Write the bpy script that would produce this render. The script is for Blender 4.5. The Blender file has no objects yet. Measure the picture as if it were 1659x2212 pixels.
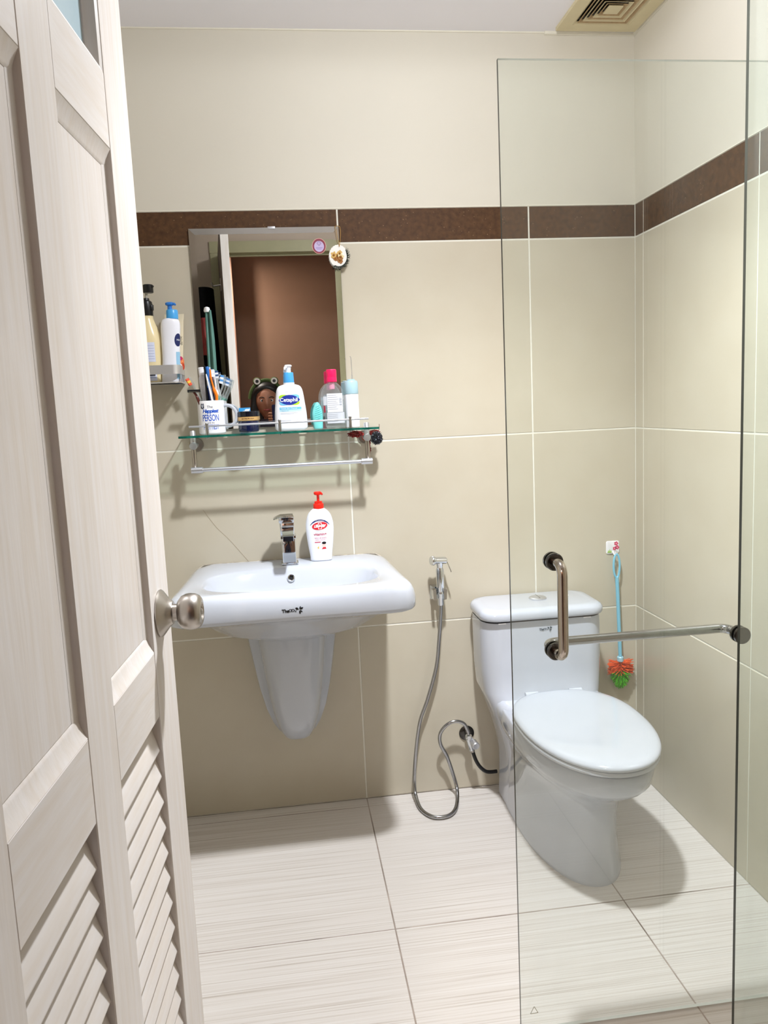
import bpy, bmesh, math, random
from math import pi, sin, cos, radians, sqrt, atan2
from mathutils import Vector, Matrix

random.seed(7)
scene = bpy.context.scene
col = scene.collection

# ------------------------------------------------------------------ camera
FPX = 1698.5                                # focal length in pixels of the 1659 x 2212 frame
cam_data = bpy.data.cameras.new('camera')
cam_data.sensor_fit = 'VERTICAL'
cam_data.sensor_height = 36.0
cam_data.lens = FPX / 2212.0 * 36.0
cam_data.clip_start = 0.005
cam = bpy.data.objects.new('camera', cam_data)
col.objects.link(cam)
YAW, PITCH, ROLL = -0.1213, -0.1340, 0.0458
Rm = Matrix.Rotation(YAW, 4, 'Z') @ Matrix.Rotation(PITCH, 4, 'X') @ Matrix.Rotation(ROLL, 4, 'Y')
cam.matrix_world = Matrix.Translation((-0.2005, -2.4808, 1.3006)) @ Rm @ Matrix.Rotation(pi / 2, 4, 'X')
scene.camera = cam

# ------------------------------------------------------------------ world, exposure
world = bpy.data.worlds.new('world')
scene.world = world
world.use_nodes = True
world.node_tree.nodes['Background'].inputs[0].default_value = (1.0, 0.95, 0.9, 1)
world.node_tree.nodes['Background'].inputs[1].default_value = 0.25
scene.view_settings.view_transform = 'Standard'
scene.view_settings.look = 'None'
scene.view_settings.gamma = 1.0
scene.view_settings.use_curve_mapping = False
scene.view_settings.exposure = 0.0
try:
    scene.cycles.max_bounces = 14
    scene.cycles.diffuse_bounces = 6
    scene.cycles.glossy_bounces = 6
    scene.cycles.transparent_max_bounces = 24
    scene.cycles.caustics_reflective = True
    scene.cycles.caustics_refractive = False
    scene.cycles.blur_glossy = 0.3
    scene.cycles.use_denoising = True
    scene.cycles.sample_clamp_indirect = 6.0
except Exception:
    pass

LAMP = (0.215, -0.95, 2.375)                 # the recessed ceiling lamp of the room
LAMP_W = 125.0
HALL_FILL_W = 58.0  # strength of the fill light added in the hall

# ------------------------------------------------------------------ room measures
XR, XL, CEIL = 0.9494, -0.80, 2.406
Z1, Z2, Z3, Z4 = 0.592, 1.192, 1.7986, 1.8994
YF = -2.02                                  # room side of the front wall

# ------------------------------------------------------------------ helpers
def lin(c):
    return tuple(((v / 255.0) / 12.92 if v / 255.0 <= 0.04045 else ((v / 255.0 + 0.055) / 1.055) ** 2.4) for v in c)

class MB:
    """collects shapes into one mesh"""
    def __init__(self):
        self.v, self.f, self.m = [], [], []
    def add(self, verts, faces, mat=0):
        o = len(self.v)
        self.v += [tuple(p) for p in verts]
        for fc in faces:
            self.f.append(tuple(i + o for i in fc)); self.m.append(mat)
        return self
    def box(self, a, b, mat=0):
        x0, y0, z0 = [min(a[i], b[i]) for i in range(3)]
        x1, y1, z1 = [max(a[i], b[i]) for i in range(3)]
        v = [(x0,y0,z0),(x1,y0,z0),(x1,y1,z0),(x0,y1,z0),(x0,y0,z1),(x1,y0,z1),(x1,y1,z1),(x0,y1,z1)]
        return self.add(v, [(3,2,1,0),(4,5,6,7),(0,1,5,4),(1,2,6,5),(2,3,7,6),(3,0,4,7)], mat)
    def loft(self, secs, cap0=True, cap1=True, mat=0, closed=True):
        n = len(secs[0]); o = []
        v = [p for s in secs for p in s]
        f = []
        for k in range(len(secs) - 1):
            for i in range(n if closed else n - 1):
                j = (i + 1) % n
                f.append((k*n+i, k*n+j, (k+1)*n+j, (k+1)*n+i))
        if cap0: f.append(tuple(reversed(range(n))))
        if cap1: f.append(tuple((len(secs)-1)*n + i for i in range(n)))
        return self.add(v, f, mat)
    def lathe(self, prof, c=(0,0,0), axis=(0,0,1), seg=32, mat=0, cap0=True, cap1=True):
        """prof: list of (radius, height along axis)"""
        ax = Vector(axis).normalized()
        e1 = ax.orthogonal().normalized(); e2 = ax.cross(e1)
        c = Vector(c); secs = []
        for r, h in prof:
            secs.append([c + ax*h + (e1*cos(2*pi*i/seg) + e2*sin(2*pi*i/seg))*max(r, 1e-5) for i in range(seg)])
        return self.loft(secs, cap0, cap1, mat)
    def tube(self, path, r, seg=12, mat=0, caps=True):
        P = [Vector(p) for p in path]; n = len(P)
        rr = r if isinstance(r, (list, tuple)) else [r]*n
        t0 = (P[1]-P[0]).normalized(); nrm = t0.orthogonal().normalized(); secs = []
        for i in range(n):
            t = (P[min(i+1, n-1)] - P[max(i-1, 0)])
            if t.length < 1e-9: t = t0
            t.normalize()
            nrm = nrm - t*nrm.dot(t)
            if nrm.length < 1e-6: nrm = t.orthogonal()
            nrm.normalize(); b = t.cross(nrm)
            secs.append([P[i] + (nrm*cos(2*pi*k/seg) + b*sin(2*pi*k/seg))*rr[i] for k in range(seg)])
        return self.loft(secs, caps, caps, mat)
    def build(self, name, mats, parent=None, smooth=True, angle=38, shift=None):
        me = bpy.data.meshes.new(name)
        v = self.v
        if shift is not None:
            v = [(p[0]-shift[0], p[1]-shift[1], p[2]-shift[2]) for p in v]
        me.from_pydata(v, [], self.f)
        if not isinstance(mats, (list, tuple)): mats = [mats]
        for m in mats: me.materials.append(m)
        if len(mats) > 1:
            me.polygons.foreach_set('material_index', self.m)
        if smooth:
            me.shade_smooth()
            me.set_sharp_from_angle(angle=radians(angle))
        bm = bmesh.new(); bm.from_mesh(me)
        bmesh.ops.recalc_face_normals(bm, faces=bm.faces)
        bm.to_mesh(me); bm.free()
        me.update()
        o = bpy.data.objects.new(name, me)
        col.objects.link(o)
        if parent is not None:
            o.parent = parent
        if shift is not None:
            o.location = shift
        return o

def tag(o, label, cat, group=None):
    o['label'] = label; o['category'] = cat
    if group: o['group'] = group
    return o
def thing(name, label, cat, loc=(0,0,0), rotz=0.0, group=None):
    o = bpy.data.objects.new(name, None); o.empty_display_size = 0.02
    col.objects.link(o); o.location = loc; o.rotation_euler = (0,0,rotz)
    return tag(o, label, cat, group)
def sub(child, part):
    """hang a piece under a part without moving it"""
    child.location = Vector(child.location) - Vector(part.location); child.parent = part; return child
def struct(name, mb, mats, **k):
    o = mb.build(name, mats, None, **k); o['kind'] = 'structure'
    return o

def catmull(pts, n=8):
    P = [Vector(p) for p in pts]; out = []
    for i in range(len(P)-1):
        p0 = P[max(i-1,0)]; p1 = P[i]; p2 = P[i+1]; p3 = P[min(i+2,len(P)-1)]
        for k in range(n):
            t = k/n
            out.append(0.5*((2*p1) + (p2-p0)*t + (2*p0-5*p1+4*p2-p3)*t*t + (3*p1-p0-3*p2+p3)*t**3))
    out.append(P[-1]); return out

def ell(cx, cy, a, b, n=2.0, N=40, z=0.0):
    """super-ellipse section in a horizontal plane"""
    out = []
    for i in range(N):
        t = 2*pi*i/N; c, s = cos(t), sin(t)
        out.append((cx + a*math.copysign(abs(c)**(2/n), c), cy + b*math.copysign(abs(s)**(2/n), s), z))
    return out
def egg(xc, yb, yf, hw, z, nb=3.0, nf=2.1, N=56, split=0.42):
    y0 = yb + (yf-yb)*split; out = []
    for i in range(N):
        t = 2*pi*i/N; c, s = cos(t), sin(t)
        n = nb if s > 0 else nf
        x = xc + hw*math.copysign(abs(c)**(2/n), c)
        y = y0 + (yb-y0)*abs(s)**(2/n) if s > 0 else y0 - (y0-yf)*abs(s)**(2/n)
        out.append((x, y, z))
    return out
def rrect(x0, x1, y0, y1, r, z=0.0, k=6):
    out = []
    for cx, cy, a0 in ((x1-r, y1-r, 0), (x0+r, y1-r, pi/2), (x0+r, y0+r, pi), (x1-r, y0+r, 1.5*pi)):
        for i in range(k+1):
            a = a0 + (pi/2)*i/k
            out.append((cx + r*cos(a), cy + r*sin(a), z))
    return out
def rbox(mb, a, b, r=0.004, e=None, mat=0, k=4):
    """box standing on z with rounded vertical corners and softened top and bottom"""
    e = r*0.5 if e is None else e
    x0, y0, z0 = a; x1, y1, z1 = b
    secs = [rrect(x0+e, x1-e, y0+e, y1-e, max(r-e*0.5, 1e-4), z0, k), rrect(x0, x1, y0, y1, r, z0+e, k),
            rrect(x0, x1, y0, y1, r, z1-e, k), rrect(x0+e, x1-e, y0+e, y1-e, max(r-e*0.5, 1e-4), z1, k)]
    return mb.loft(secs, mat=mat)

# ------------------------------------------------------------------ materials
def mat_new(name):
    m = bpy.data.materials.new(name); m.use_nodes = True
    nt = m.node_tree; nt.nodes.clear()
    out = nt.nodes.new('ShaderNodeOutputMaterial')
    return m, nt, out
def pbr(name, rgb, rough=0.4, metal=0.0, spec=0.5, var=0.0, vscale=20.0, bump=0.0, bscale=60.0, stretch=None,
        trans=0.0, coat=0.0, rgb2=None, aniso=0.0, sss=0.0, emit=0.0, ior=1.45):
    """principled material; colour varied by procedural noise"""
    m, nt, out = mat_new(name)
    b = nt.nodes.new('ShaderNodeBsdfPrincipled')
    nt.links.new(b.outputs[0], out.inputs[0])
    c = lin(rgb)
    b.inputs['Base Color'].default_value = (*c, 1)
    b.inputs['Roughness'].default_value = rough
    b.inputs['Metallic'].default_value = metal
    b.inputs['Specular IOR Level'].default_value = spec
    b.inputs['Transmission Weight'].default_value = trans
    b.inputs['Coat Weight'].default_value = coat
    b.inputs['IOR'].default_value = ior
    if emit:
        b.inputs['Emission Color'].default_value = (*c, 1); b.inputs['Emission Strength'].default_value = emit
    tc = nt.nodes.new('ShaderNodeTexCoord')
    src = tc.outputs['Object']
    if stretch:
        mp = nt.nodes.new('ShaderNodeMapping'); mp.inputs['Scale'].default_value = stretch
        nt.links.new(src, mp.inputs[0]); src = mp.outputs[0]
    nz = nt.nodes.new('ShaderNodeTexNoise'); nz.inputs['Scale'].default_value = vscale; nz.inputs['Detail'].default_value = 5
    nt.links.new(src, nz.inputs['Vector'])
    c2 = lin(rgb2) if rgb2 else tuple(max(0, v*(1-max(var, 0.02))) for v in c)
    rp = nt.nodes.new('ShaderNodeValToRGB')
    rp.color_ramp.elements[0].position = 0.3; rp.color_ramp.elements[1].position = 0.7
    rp.color_ramp.elements[0].color = (*c2, 1); rp.color_ramp.elements[1].color = (*c, 1)
    nt.links.new(nz.outputs['Fac'], rp.inputs[0]); nt.links.new(rp.outputs[0], b.inputs['Base Color'])
    if bump:
        nb = nt.nodes.new('ShaderNodeTexNoise'); nb.inputs['Scale'].default_value = bscale; nb.inputs['Detail'].default_value = 4
        nt.links.new(src, nb.inputs['Vector'])
        bp = nt.nodes.new('ShaderNodeBump'); bp.inputs['Strength'].default_value = bump; bp.inputs['Distance'].default_value = 0.002
        nt.links.new(nb.outputs['Fac'], bp.inputs['Height']); nt.links.new(bp.outputs[0], b.inputs['Normal'])
    return m

def glass_mat(name, tint, dirt=0.06, dirt_rgb=(225,230,225), rough=0.0, streak=True, ior=1.5):
    """thin window glass: clear transmission, Fresnel reflection on both faces, a film of water marks"""
    m, nt, out = mat_new(name)
    N, L = nt.nodes, nt.links
    tr = N.new('ShaderNodeBsdfTransparent'); tr.inputs[0].default_value = (*tint, 1)
    gl = N.new('ShaderNodeBsdfGlossy'); gl.inputs['Roughness'].default_value = rough; gl.inputs[0].default_value = (1,1,1,1)
    geo = N.new('ShaderNodeNewGeometry')
    io = N.new('ShaderNodeMapRange'); io.inputs['From Min'].default_value = 0; io.inputs['From Max'].default_value = 1
    io.inputs['To Min'].default_value = ior; io.inputs['To Max'].default_value = 1.0/ior
    L.new(geo.outputs['Backfacing'], io.inputs['Value'])
    fr = N.new('ShaderNodeFresnel'); L.new(io.outputs[0], fr.inputs['IOR'])
    mx = N.new('ShaderNodeMixShader'); L.new(fr.outputs[0], mx.inputs[0]); L.new(tr.outputs[0], mx.inputs[1]); L.new(gl.outputs[0], mx.inputs[2])
    df = N.new('ShaderNodeBsdfDiffuse'); df.inputs[0].default_value = (*lin(dirt_rgb), 1)
    tl = N.new('ShaderNodeBsdfTranslucent'); tl.inputs[0].default_value = (*lin(dirt_rgb), 1)
    dm = N.new('ShaderNodeMixShader'); dm.inputs[0].default_value = 0.5
    L.new(df.outputs[0], dm.inputs[1]); L.new(tl.outputs[0], dm.inputs[2])
    tc = N.new('ShaderNodeTexCoord'); nz = N.new('ShaderNodeTexNoise'); nz.inputs['Scale'].default_value = 9; nz.inputs['Detail'].default_value = 6
    mp = N.new('ShaderNodeMapping'); mp.inputs['Scale'].default_value = (2.2, 1, 0.5) if streak else (1,1,1)
    L.new(tc.outputs['Object'], mp.inputs[0]); L.new(mp.outputs[0], nz.inputs['Vector'])
    mr = N.new('ShaderNodeMapRange'); mr.inputs['From Min'].default_value = 0.3; mr.inputs['From Max'].default_value = 0.7
    mr.inputs['To Min'].default_value = dirt*0.7; mr.inputs['To Max'].default_value = dirt*1.3
    L.new(nz.outputs['Fac'], mr.inputs['Value'])
    m2 = N.new('ShaderNodeMixShader'); L.new(mr.outputs[0], m2.inputs[0]); L.new(mx.outputs[0], m2.inputs[1]); L.new(dm.outputs[0], m2.inputs[2])
    L.new(m2.outputs[0], out.inputs[0])
    return m

def clear_plastic(name, tint=(0.95,0.97,0.97), haze=0.12, rgb=(235,240,240)):
    return glass_mat(name, tint, dirt=haze, dirt_rgb=rgb, streak=False, ior=1.4)

M = {}
M['wall_tile'] = pbr('wall_tile', (197,190,173), rough=0.28, var=0.05, vscale=7, bump=0.05, bscale=5, rgb2=(193,185,167))
M['grout'] = pbr('grout', (232,230,220), rough=0.9, var=0.08, vscale=30)
M['paint'] = pbr('paint', (214,209,196), rough=0.6, var=0.03, vscale=3, bump=0.06, bscale=25)
M['front_paint'] = pbr('front_paint', (166,150,134), rough=0.6, var=0.03, vscale=3)
M['ceiling'] = pbr('ceiling', (240,239,246), rough=0.8, var=0.02, vscale=2)
M['caulk'] = pbr('caulk', (232,228,214), rough=0.6, var=0.05)
M['hall_wall'] = pbr('hall_wall', (146,112,90), rough=0.75, var=0.04, vscale=3)
M['hall_wall_pink'] = pbr('hall_wall_pink', (178,138,118), rough=0.75, var=0.04, vscale=3)
M['casing'] = pbr('casing', (150,145,112), rough=0.5, var=0.04)
M['door_paint'] = pbr('door_paint', (214,210,208), rough=0.42, var=0.05, vscale=14, stretch=(6,6,0.5), rgb2=(206,198,190), bump=0.12, bscale=30)
M['door_paint_rail'] = pbr('door_paint_rail', (214,210,208), rough=0.42, var=0.05, vscale=14, stretch=(6,0.5,6), rgb2=(207,199,191), bump=0.1, bscale=30)
M['door_back_shade'] = pbr('door_back_shade', (92,78,66), rough=0.6, var=0.1, vscale=12, stretch=(6,6,0.5))  # unlit back of the door, shade painted as dark brown
M['frost'] = pbr('frosted_glass', (198,224,236), rough=0.25, var=0.03, trans=0.25)
M['steel'] = pbr('brushed_steel', (176,177,180), rough=0.15, metal=1.0, var=0.05, vscale=60)
M['caddy_steel'] = pbr('caddy_steel', (222,222,224), rough=0.38, metal=0.85, var=0.04)
M['satin'] = pbr('satin_nickel', (178,172,165), rough=0.3, metal=1.0, var=0.06, vscale=50)
M['chrome'] = pbr('chrome', (222,226,230), rough=0.06, metal=1.0, var=0.02)
M['dark_chrome'] = pbr('dark_chrome', (84,82,80), rough=0.2, metal=1.0, var=0.1)
M['alu'] = pbr('aluminium', (214,216,222), rough=0.35, metal=0.9, var=0.03)
M['rubber'] = pbr('black_rubber', (22,22,24), rough=0.4, var=0.1)
M['ceramic'] = pbr('white_ceramic', (187,192,202), rough=0.07, coat=0.4, var=0.01, vscale=2)
M['seat'] = pbr('white_seat_plastic', (194,199,208), rough=0.12, coat=0.3, var=0.01)
M['glass'] = glass_mat('door_glass', (0.965,0.985,0.975), dirt=0.016)
M['glass2'] = glass_mat('fixed_glass', (0.96,0.985,0.975), dirt=0.10)
M['glass_edge'] = pbr('glass_edge', (58,60,54), rough=0.3, var=0.2, vscale=4, spec=0.3)
M['glass_top_lit'] = pbr('glass_lit_edge', (226,232,230), rough=0.15, var=0.05)  # lamp light on the top edge put into a pale colour
M['shelf_glass'] = glass_mat('shelf_glass', (0.90,0.97,0.94), dirt=0.03, streak=False)
M['shelf_edge'] = pbr('shelf_glass_edge', (32,112,96), rough=0.1, var=0.35, vscale=40, rgb2=(10,60,52))
M['black'] = pbr('black_plastic', (16,17,20), rough=0.35, var=0.1)
M['white_pl'] = pbr('white_plastic', (242,242,246), rough=0.3, var=0.01)
M['white_mat'] = pbr('white_matte', (236,234,230), rough=0.55, var=0.02)

def make_mirror_mat():
    m, nt, out = mat_new('mirror_silver')
    g = nt.nodes.new('ShaderNodeBsdfGlossy'); g.inputs['Roughness'].default_value = 0.0
    tc = nt.nodes.new('ShaderNodeTexCoord'); nz = nt.nodes.new('ShaderNodeTexNoise'); nz.inputs['Scale'].default_value = 30
    rp = nt.nodes.new('ShaderNodeValToRGB')
    rp.color_ramp.elements[0].color = (0.80,0.82,0.81,1); rp.color_ramp.elements[1].color = (0.86,0.87,0.87,1)
    nt.links.new(tc.outputs['Object'], nz.inputs['Vector']); nt.links.new(nz.outputs['Fac'], rp.inputs[0]); nt.links.new(rp.outputs[0], g.inputs[0])
    nt.links.new(g.outputs[0], out.inputs[0]); return m
M['mirror'] = make_mirror_mat()

def make_band():
    m, nt, out = mat_new('brown_stone_tile'); N, L = nt.nodes, nt.links
    b = N.new('ShaderNodeBsdfPrincipled'); L.new(b.outputs[0], out.inputs[0]); b.inputs['Roughness'].default_value = 0.6; b.inputs['Specular IOR Level'].default_value = 0.25
    tc = N.new('ShaderNodeTexCoord')
    n1 = N.new('ShaderNodeTexNoise'); n1.inputs['Scale'].default_value = 70; n1.inputs['Detail'].default_value = 8
    r1 = N.new('ShaderNodeValToRGB'); e = r1.color_ramp.elements
    e[0].position = 0.3; e[0].color = (*lin((64,40,21)),1); e[1].position = 0.72; e[1].color = (*lin((88,60,34)),1)
    L.new(tc.outputs['Object'], n1.inputs['Vector']); L.new(n1.outputs['Fac'], r1.inputs[0])
    v = N.new('ShaderNodeTexVoronoi'); v.inputs['Scale'].default_value = 95
    L.new(tc.outputs['Object'], v.inputs['Vector'])
    r2 = N.new('ShaderNodeValToRGB'); e = r2.color_ramp.elements
    e[0].position = 0.10; e[0].color = (1,1,1,1); e[1].position = 0.16; e[1].color = (0,0,0,1)
    L.new(v.outputs['Distance'], r2.inputs[0])
    n3 = N.new('ShaderNodeTexNoise'); n3.inputs['Scale'].default_value = 45
    L.new(tc.outputs['Object'], n3.inputs['Vector'])
    r3 = N.new('ShaderNodeValToRGB'); e = r3.color_ramp.elements
    e[0].position = 0.45; e[0].color = (*lin((44,27,16)),1); e[1].position = 0.6; e[1].color = (*lin((140,112,82)),1)
    L.new(n3.outputs['Fac'], r3.inputs[0])
    mx = N.new('ShaderNodeMixRGB'); L.new(r2.outputs[0], mx.inputs[0]); L.new(r1.outputs[0], mx.inputs[1]); L.new(r3.outputs[0], mx.inputs[2])
    L.new(mx.outputs[0], b.inputs['Base Color'])
    return m
M['band'] = make_band()

def make_floor():
    m, nt, out = mat_new('floor_tile'); N, L = nt.nodes, nt.links
    b = N.new('ShaderNodeBsdfPrincipled'); L.new(b.outputs[0], out.inputs[0]); b.inputs['Roughness'].default_value = 0.38
    tc = N.new('ShaderNodeTexCoord')
    def streak(sx, sy, scale, det):
        mp = N.new('ShaderNodeMapping'); mp.inputs['Scale'].default_value = (sx, sy, 1)
        L.new(tc.outputs['Object'], mp.inputs[0])
        n = N.new('ShaderNodeTexNoise'); n.inputs['Scale'].default_value = scale; n.inputs['Detail'].default_value = det
        L.new(mp.outputs[0], n.inputs['Vector']); return n
    a = streak(1.1, 190, 1.0, 5); c = streak(2.6, 520, 1.0, 3)
    ad = N.new('ShaderNodeMath'); ad.operation = 'ADD'; L.new(a.outputs['Fac'], ad.inputs[0]); L.new(c.outputs['Fac'], ad.inputs[1])
    r = N.new('ShaderNodeValToRGB'); e = r.color_ramp.elements
    e[0].position = 0.36; e[0].color = (*lin((174,165,156)),1)
    e[1].position = 0.60; e[1].color = (*lin((211,207,203)),1)
    k = r.color_ramp.elements.new(0.46); k.color = (*lin((202,196,190)),1)
    hf = N.new('ShaderNodeMath'); hf.operation = 'MULTIPLY'; hf.inputs[1].default_value = 0.5
    L.new(ad.outputs[0], hf.inputs[0]); L.new(hf.outputs[0], r.inputs[0]); L.new(r.outputs[0], b.inputs['Base Color'])
    bp = N.new('ShaderNodeBump'); bp.inputs['Strength'].default_value = 0.12; bp.inputs['Distance'].default_value = 0.001
    L.new(hf.outputs[0], bp.inputs['Height']); L.new(bp.outputs[0], b.inputs['Normal'])
    return m
M['floor'] = make_floor()
M['floor_grout'] = pbr('floor_grout', (186,174,164), rough=0.9, var=0.5, vscale=6, rgb2=(82,68,58))

# ------------------------------------------------------------------ the room's lamp and the added hall fill
BEAM = [(0, 1.42), (14, 1.45), (22, 1.72), (28, 1.66), (36, 1.15), (44, 0.86), (50, 0.52), (56, 0.32), (64, 0.21), (76, 0.18), (88, 0.18)]
WIDE = [(0, 1.2), (30, 1.1), (60, 0.8), (80, 0.35), (88, 0.1)]
def make_ceiling_light(name, label, loc, r, watts, rgb, curve, up=0.0):
    t = thing(name, label, 'ceiling light', loc)
    ring = MB(); ring.lathe([(r+0.002, 0.031), (r+0.002, 0.004), (r+0.008, 0.0), (r+0.022, 0.006), (r+0.024, 0.030)], cap0=False, cap1=False)
    ring.build('trim_ring', M['white_mat'], t)
    d = MB(); d.lathe([(r+0.001, 0.018), (r+0.001, 0.021)]); d.build('diffuser', pbr(name+'_diffuser', (255,246,235), rough=0.6, emit=1.0), t)
    L = bpy.data.lights.new(name+'_bulb', 'POINT'); L.shadow_soft_size = r*0.8; L.energy = watts; L.color = rgb
    # photometric curve of a recessed reflector: strong downwards, soft cut-off to the side
    L.use_nodes = True; nt = L.node_tree; em = nt.nodes['Emission']
    tc = nt.nodes.new('ShaderNodeTexCoord'); sp = nt.nodes.new('ShaderNodeSeparateXYZ'); nt.links.new(tc.outputs['Normal'], sp.inputs[0])
    ng = nt.nodes.new('ShaderNodeMath'); ng.operation = 'MULTIPLY'; ng.inputs[1].default_value = -1.0; nt.links.new(sp.outputs[2], ng.inputs[0])
    rp = nt.nodes.new('ShaderNodeValToRGB'); els = rp.color_ramp.elements; top = curve[0][1]
    g0 = up/top; els[0].position = 0.0; els[0].color = (g0,g0,g0,1); els[1].position = 1.0; els[1].color = (1,1,1,1)
    for ang, v in curve[1:]:
        e = els.new(cos(radians(ang))); e.color = (v/top, v/top, v/top, 1)
    ml = nt.nodes.new('ShaderNodeMath'); ml.operation = 'MULTIPLY'; ml.inputs[1].default_value = top
    nt.links.new(ng.outputs[0], rp.inputs[0]); nt.links.new(rp.outputs[0], ml.inputs[0]); nt.links.new(ml.outputs[0], em.inputs['Strength'])
    o = bpy.data.objects.new(name+'_bulb', L); col.objects.link(o); o.parent = t; o.location = (0,0,-0.035)
    return t

# ================================================================== STRUCTURE
GAP = 0.0025
def tile_piece(parent, mp, u0, u1, v0, v1, mat, name='tile', depth=0.006, gap=GAP, ch=0.0009, lift=0.0):
    u0 += gap; u1 -= gap; v0 += gap; v1 -= gap
    V = [mp(u0,v0,depth), mp(u1,v0,depth), mp(u1,v1,depth), mp(u0,v1,depth),
         mp(u0,v0,ch-lift), mp(u1,v0,ch-lift), mp(u1,v1,ch-lift), mp(u0,v1,ch-lift),
         mp(u0+ch,v0+ch,-lift), mp(u1-ch,v0+ch,-lift), mp(u1-ch,v1-ch,-lift), mp(u0+ch,v1-ch,-lift)]
    F = [(8,9,10,11)]
    for i in range(4):
        j = (i+1) % 4
        F += [(i,j,4+j,4+i), (4+i,4+j,8+j,8+i)]
    mb = MB(); mb.add(V, F)
    return mb.build(name, mat, parent, smooth=False)

HY = -3.22        # far end of the hall behind the photographer
# floor -------------------------------------------------------------
fl = MB(); fl.box((-1.7, HY, -0.08), (1.7, 0.12, -0.0009))
floor = struct('floor', fl, M['floor_grout'], smooth=False)
fx = [-1.7, -1.2, -0.6, 0.0, 0.6, 1.2, 1.7]
fy = [0.0, -0.0543, -0.6761, -1.276, -1.876, -2.476, -3.076, HY]
for i in range(len(fx)-1):
    for j in range(len(fy)-1):
        tile_piece(floor, lambda u, v, d: (u, v, -d), fx[i], fx[i+1], fy[j+1], fy[j], M['floor'], depth=0.005, gap=0.0017, ch=0.0007,
                   lift=random.uniform(-0.0002, 0.0002))
# back wall ---------------------------------------------------------
wb = MB(); wb.box((XL-0.12, 0.0013, 0), (XR+0.12, 0.14, Z4))
wb.box((XL-0.12, 0.0, Z4+0.0008), (XR+0.12, 0.14, CEIL), 1)
wall_back = struct('wall_back', wb, [M['grout'], M['paint']], smooth=False)
rows = [(0.0, Z1, 'wall_tile'), (Z1, Z2, 'wall_tile'), (Z2, Z3, 'wall_tile'), (Z3, Z4, 'band')]
bx = [XL, -0.6, 0.0, 0.6, XR+0.0015]
for z0, z1, mk in rows:
    for i in range(len(bx)-1):
        tile_piece(wall_back, lambda u, v, d: (u, d, v), bx[i], bx[i+1], z0, z1, M[mk], name='tile' if mk == 'wall_tile' else 'border_tile', lift=random.uniform(0, 0.0003))
cr = MB()
pp = catmull([(-0.4653,-0.0006,1.006), (-0.43,-0.0006,0.951), (-0.39,-0.0006,0.905), (-0.345,-0.0006,0.845), (-0.330,-0.0006,0.826)], 5)
cr.tube(pp, 0.00040, 5); cr.build('hairline_crack', pbr('crack', (168,152,126), rough=0.8, var=0.1), wall_back)
# right wall --------------------------------------------------------
wr = MB(); wr.box((XR+0.0013, YF-0.1, 0), (XR+0.14, 0.14, Z4))
wr.box((XR, YF-0.1, Z4+0.0008), (XR+0.14, 0.14, CEIL), 1)
wall_right = struct('wall_right', wr, [M['grout'], M['paint']], smooth=False)
ry = [0.0, -0.0575, -0.6640, -1.2640, -1.8640, YF]
for z0, z1, mk in rows:
    for i in range(len(ry)-1):
        tile_piece(wall_right, lambda u, v, d: (XR+d, u, v), ry[i+1], ry[i], z0, z1, M[mk], name='tile' if mk == 'wall_tile' else 'border_tile', lift=random.uniform(0, 0.0003))
# left wall (behind the open door) -----------------------------------
wl = MB(); wl.box((XL-0.14, YF-0.1, 0), (XL-0.0013, 0.14, Z4))
wl.box((XL-0.14, YF-0.1, Z4+0.0008), (XL, 0.14, CEIL), 1)
wall_left = struct('wall_left', wl, [M['grout'], M['paint']], smooth=False)
for z0, z1, mk in rows:
    for i in range(len(ry)-1):
        tile_piece(wall_left, lambda u, v, d: (XL-d, u, v), ry[i+1], ry[i], z0, z1, M[mk], name='tile' if mk == 'wall_tile' else 'border_tile')
# front wall with the doorway ----------------------------------------
DX0, DX1, DZ = -0.462, 0.30, 2.16
wf = MB(); T = 0.10
wf.box((XL, YF-T, 0), (DX0-0.035, YF, CEIL)); wf.box((DX1+0.035, YF-T, 0), (XR, YF, CEIL)); wf.box((DX0-0.035, YF-T, DZ+0.035), (DX1+0.035, YF, CEIL))
struct('wall_front', wf, M['front_paint'], smooth=False)
tr = MB()
for x0, x1 in ((DX0-0.055, DX0), (DX1, DX1+0.055)):
    rbox(tr, (x0, YF-T-0.012, 0), (x1, YF+0.012, DZ), r=0.004)
tr.box((DX0-0.055, YF-T-0.012, DZ), (DX1+0.055, YF+0.012, DZ+0.06))
tr.box((DX0, YF-0.055, 0), (DX0+0.012, YF-0.035, DZ)); tr.box((DX1-0.012, YF-0.055, 0), (DX1, YF-0.035, DZ)); tr.box((DX0, YF-0.055, DZ-0.012), (DX1, YF-0.035, DZ))
struct('trim_1', tr, M['casing'])
# ceiling ------------------------------------------------------------
ce = MB(); ce.box((-1.7, HY, CEIL), (1.7, 0.14, CEIL+0.1))
struct('ceiling', ce, M['ceiling'], smooth=False)
tc = MB()
def bead(path, r):
    tc.tube(path, r, 8)
bead([(XL, -0.001, CEIL-0.001), (0.66, -0.001, CEIL-0.001)], 0.003)
bead([(0.66, -0.002, CEIL-0.002), (XR-0.002, -0.002, CEIL-0.002), (XR-0.002, -0.30, CEIL-0.002), (XR-0.002, YF, CEIL-0.002)], 0.007)
struct('trim_2', tc, M['caulk'])
tb = MB(); tb.tube([(XL, 0.001, Z4+0.0005), (XR, 0.001, Z4+0.0005), (XR+0.001, 0, Z4+0.0005), (XR+0.001, YF, Z4+0.0005)], 0.0022, 6)
struct('trim_3', tb, M['caulk'])
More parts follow.
